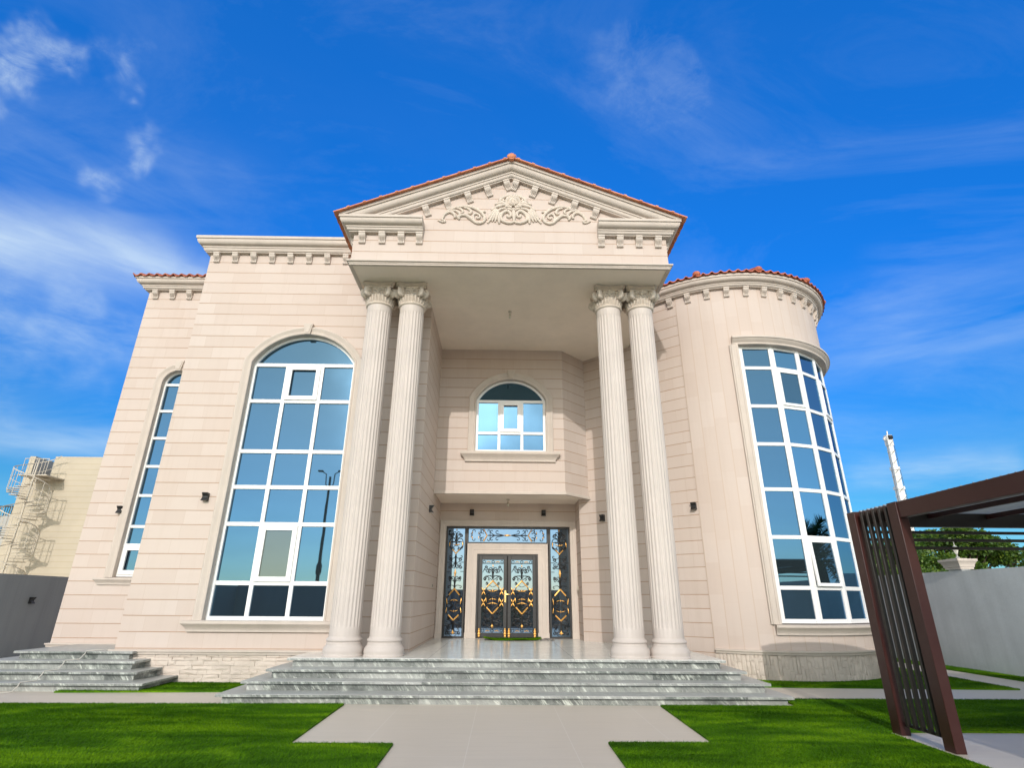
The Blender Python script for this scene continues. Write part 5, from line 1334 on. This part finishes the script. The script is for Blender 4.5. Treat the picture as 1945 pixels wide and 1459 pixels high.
# ================================================================== TREES
def leafy_tree(name, loc, trunk_h, blobs, nleaf, lsize, lab, cat, seed, mat='leaf', droop=.3):
    rnd = np.random.default_rng(seed); t = thing(name, loc, lab, cat)
    mb = MB(); base = Vector((0, 0, 0)); topv = Vector((.1, .05, trunk_h))
    mb.tube([base, base.lerp(topv, .35) + Vector((.06, 0, 0)), base.lerp(topv, .7), topv], [.19, .15, .13, .11], 9)
    for c, r in blobs:
        c = Vector(c); s_ = base.lerp(topv, .65 + .3 * rnd.random()); mid = s_.lerp(c, .5) + Vector((0, 0, -.12)); mb.tube([s_, mid, c], [.07, .045, .012], 6)
        for _ in range(4):
            d = Vector(rnd.normal(0, 1, 3)).normalized(); mb.tube([mid.lerp(c, .6), c + d * r[0] * .4, c + d * r[0] * .8], [.025, .015, .005], 5)
    obj('trunk', mb, 'bark', t, local=True, smooth=60)
    vs = []; tot = sum(r[0] * r[1] * r[2] for c, r in blobs)
    V_ = []; F_ = []
    for c, r in blobs:
        n = int(nleaf * r[0] * r[1] * r[2] / tot)
        d = rnd.normal(0, 1, (n, 3)); d /= np.linalg.norm(d, axis=1)[:, None]
        rad = rnd.uniform(.25, 1, n) ** .45 * (1 + .25 * np.sin(d[:, 0] * 7 + c[0] * 3) * np.cos(d[:, 2] * 6 + d[:, 1] * 5))
        keep = (np.sin(d[:, 0] * 5 + c[0] * 7 + rad * 6) + np.sin(d[:, 2] * 7 + d[:, 1] * 4 + c[1]) > -1.15); d = d[keep]; rad = rad[keep]; n = len(d)
        P = np.array(c) + d * rad[:, None] * np.array(r)
        ang = rnd.uniform(0, 2 * math.pi, n); L = rnd.uniform(.7, 1.4, n) * lsize
        dirv = d * .7 + rnd.normal(0, .5, (n, 3)); dirv[:, 2] -= droop; dirv /= np.linalg.norm(dirv, axis=1)[:, None]
        sd_ = np.cross(dirv, rnd.normal(0, 1, (n, 3))); sd_ /= np.linalg.norm(sd_, axis=1)[:, None]
        w_ = L * .30
        q = np.stack([P, P + dirv * (L * .5)[:, None] + sd_ * w_[:, None], P + dirv * L[:, None], P + dirv * (L * .5)[:, None] - sd_ * w_[:, None]], 1)
        V_.append(q)
    q = np.concatenate(V_).astype(np.float32); n = len(q)
    me = bpy.data.meshes.new('crown'); me.vertices.add(n * 4); me.vertices.foreach_set('co', q.ravel()); me.loops.add(n * 4); me.loops.foreach_set('vertex_index', np.arange(n * 4, dtype=np.int32))
    me.polygons.add(n); me.polygons.foreach_set('loop_start', np.arange(0, n * 4, 4, dtype=np.int32)); me.polygons.foreach_set('loop_total', np.full(n, 4, np.int32)); me.update(calc_edges=True); me.materials.append(M[mat])
    o = bpy.data.objects.new('crown', me); COL.objects.link(o); o.parent = t
    return t
rb = random.Random(21)
blobs = []
for i in range(44):
    x = rb.uniform(-3.6, 2.5); hmax = float(np.interp(x, (-3.6, -1.9, -.8, 0, 1.4, 2.1, 2.6), (4.0, 4.35, 4.75, 4.72, 4.42, 4.0, 3.3)))
    z = hmax - .38 if i % 2 else rb.uniform(2.2, max(2.4, hmax - .4))
    blobs.append(((x, rb.uniform(-1.1, 1.1), z), (rb.uniform(.45, .8), rb.uniform(.45, .75), rb.uniform(.30, .48))))
leafy_tree('leafy_tree', (21.0, 26.5, 0), 2.2, blobs, 42000, .14, 'broad bright green tree behind the white wall under the pergola roof', 'tree', 3, droop=.15)
blobs = [((rb.uniform(-.9, .9), rb.uniform(-.7, .7), rb.uniform(2.0, 3.4)), (rb.uniform(.4, .7), rb.uniform(.4, .7), rb.uniform(.35, .6))) for i in range(9)]
leafy_tree('leafy_tree', (17.2, 24.5, 0), 1.9, blobs, 8000, .13, 'smaller green tree seen between the pergola slats and the tower', 'tree', 9, droop=.15)
def palm(loc, h, lab, n=26, L=2.1, seed=4):
    rnd = random.Random(seed); t = thing('palm_tree', loc, lab, 'palm')
    mb = MB(); mb.tube([(0, 0, 0), (.03, .02, h * .5), (.0, 0, h)], [.26, .22, .20], 12); obj('trunk', mb, 'bark', t, local=True, smooth=60)
    mb = MB()
    for i in range(n):
        a = i * 2.399; e = R(rnd.uniform(-12, 72)); pts = []
        for k in range(11):
            s_ = k / 10; rr_ = L * s_ * math.cos(e) * (1 - .12 * s_); z = h + L * s_ * math.sin(e) - 1.1 * s_ * s_ * L * .5
            pts.append(Vector((rr_ * math.cos(a), rr_ * math.sin(a), z)))
        mb.tube(pts, [.022 * (1 - .85 * k / 10) for k in range(11)], 5)
        for k in range(44):
            f_ = .12 + .88 * k / 44; p = pts[min(9, int(f_ * 10))].lerp(pts[min(10, int(f_ * 10) + 1)], f_ * 10 - int(f_ * 10)); d = (pts[min(10, int(f_ * 10) + 1)] - pts[min(9, int(f_ * 10))]).normalized()
            side_ = d.cross(Vector((0, 0, 1))).normalized()
            for sg in (-1, 1):
                l = (.48 * math.sin(math.pi * (f_ * .85 + .12)) + .10); dr = (side_ * sg * .75 + d * .75 + Vector((0, 0, rnd.uniform(-.25, .35)))).normalized()
                wv = d.cross(dr).cross(dr).normalized() * .017
                mb.add([p - wv, p + wv, p + dr * l], [(0, 1, 2)])
    obj('frond_crown', mb, 'palmleaf', t, local=True, fix=False)
    return t
palm((15.6, 8.4, 0), 3.6, 'date palm beyond the right wall, mirrored in the tower window')
for i, (x, y, h_) in enumerate(((-1.6, -4.2, 1.7), (.6, -4.3, 1.4), (2.7, -4.2, 1.9))):
    blobs = [((rb.uniform(-.5, .5), rb.uniform(-.3, .3), rb.uniform(.5, h_)), (rb.uniform(.3, .5), rb.uniform(.25, .4), rb.uniform(.25, .45))) for _ in range(6)]
    leafy_tree('shrub', (x, y, 0), .5, blobs, 2500, .12, ('leafy shrub mirrored low in the left door leaf', 'lowest shrub mirrored between the two door leaves', 'tallest shrub mirrored in the right sidelight of the door')[i], 'shrub', 30 + i, droop=.1)
# tall street lamp mirrored in the big arched window
t = thing('street_lamp', (-14.1, -20, 0), 'tall dark double-armed street lamp mirrored in the big arched window', 'street lamp')
mb = MB(); mb.tube([(0, 0, 0), (0, 0, 5), (0, 0, 10.8)], [.16, .13, .08], 12); mb.lathe([(.17, 3.2), (.22, 3.4), (.22, 3.9), (.15, 4.1)], 0, 0, 12); obj('pole', mb, 'slat', t, local=True, smooth=40)
mb = MB()
for sg in (-1, 1): mb.tube([(0, 0, 9.6), (sg * .30, 0, 10.2), (sg * .34, 0, 11.0), (sg * .7, 0, 11.25)], .045, 8)
obj('arm', mb, 'slat', t, local=True, smooth=50)
for sg in (-1, 1): mb = MB(); mb.box(min(sg * .6, sg * 1.0), max(sg * .6, sg * 1.0), -.14, .14, 11.2, 11.32); obj('lamp_head', mb, 'slat', t, local=True, bevel=.03)
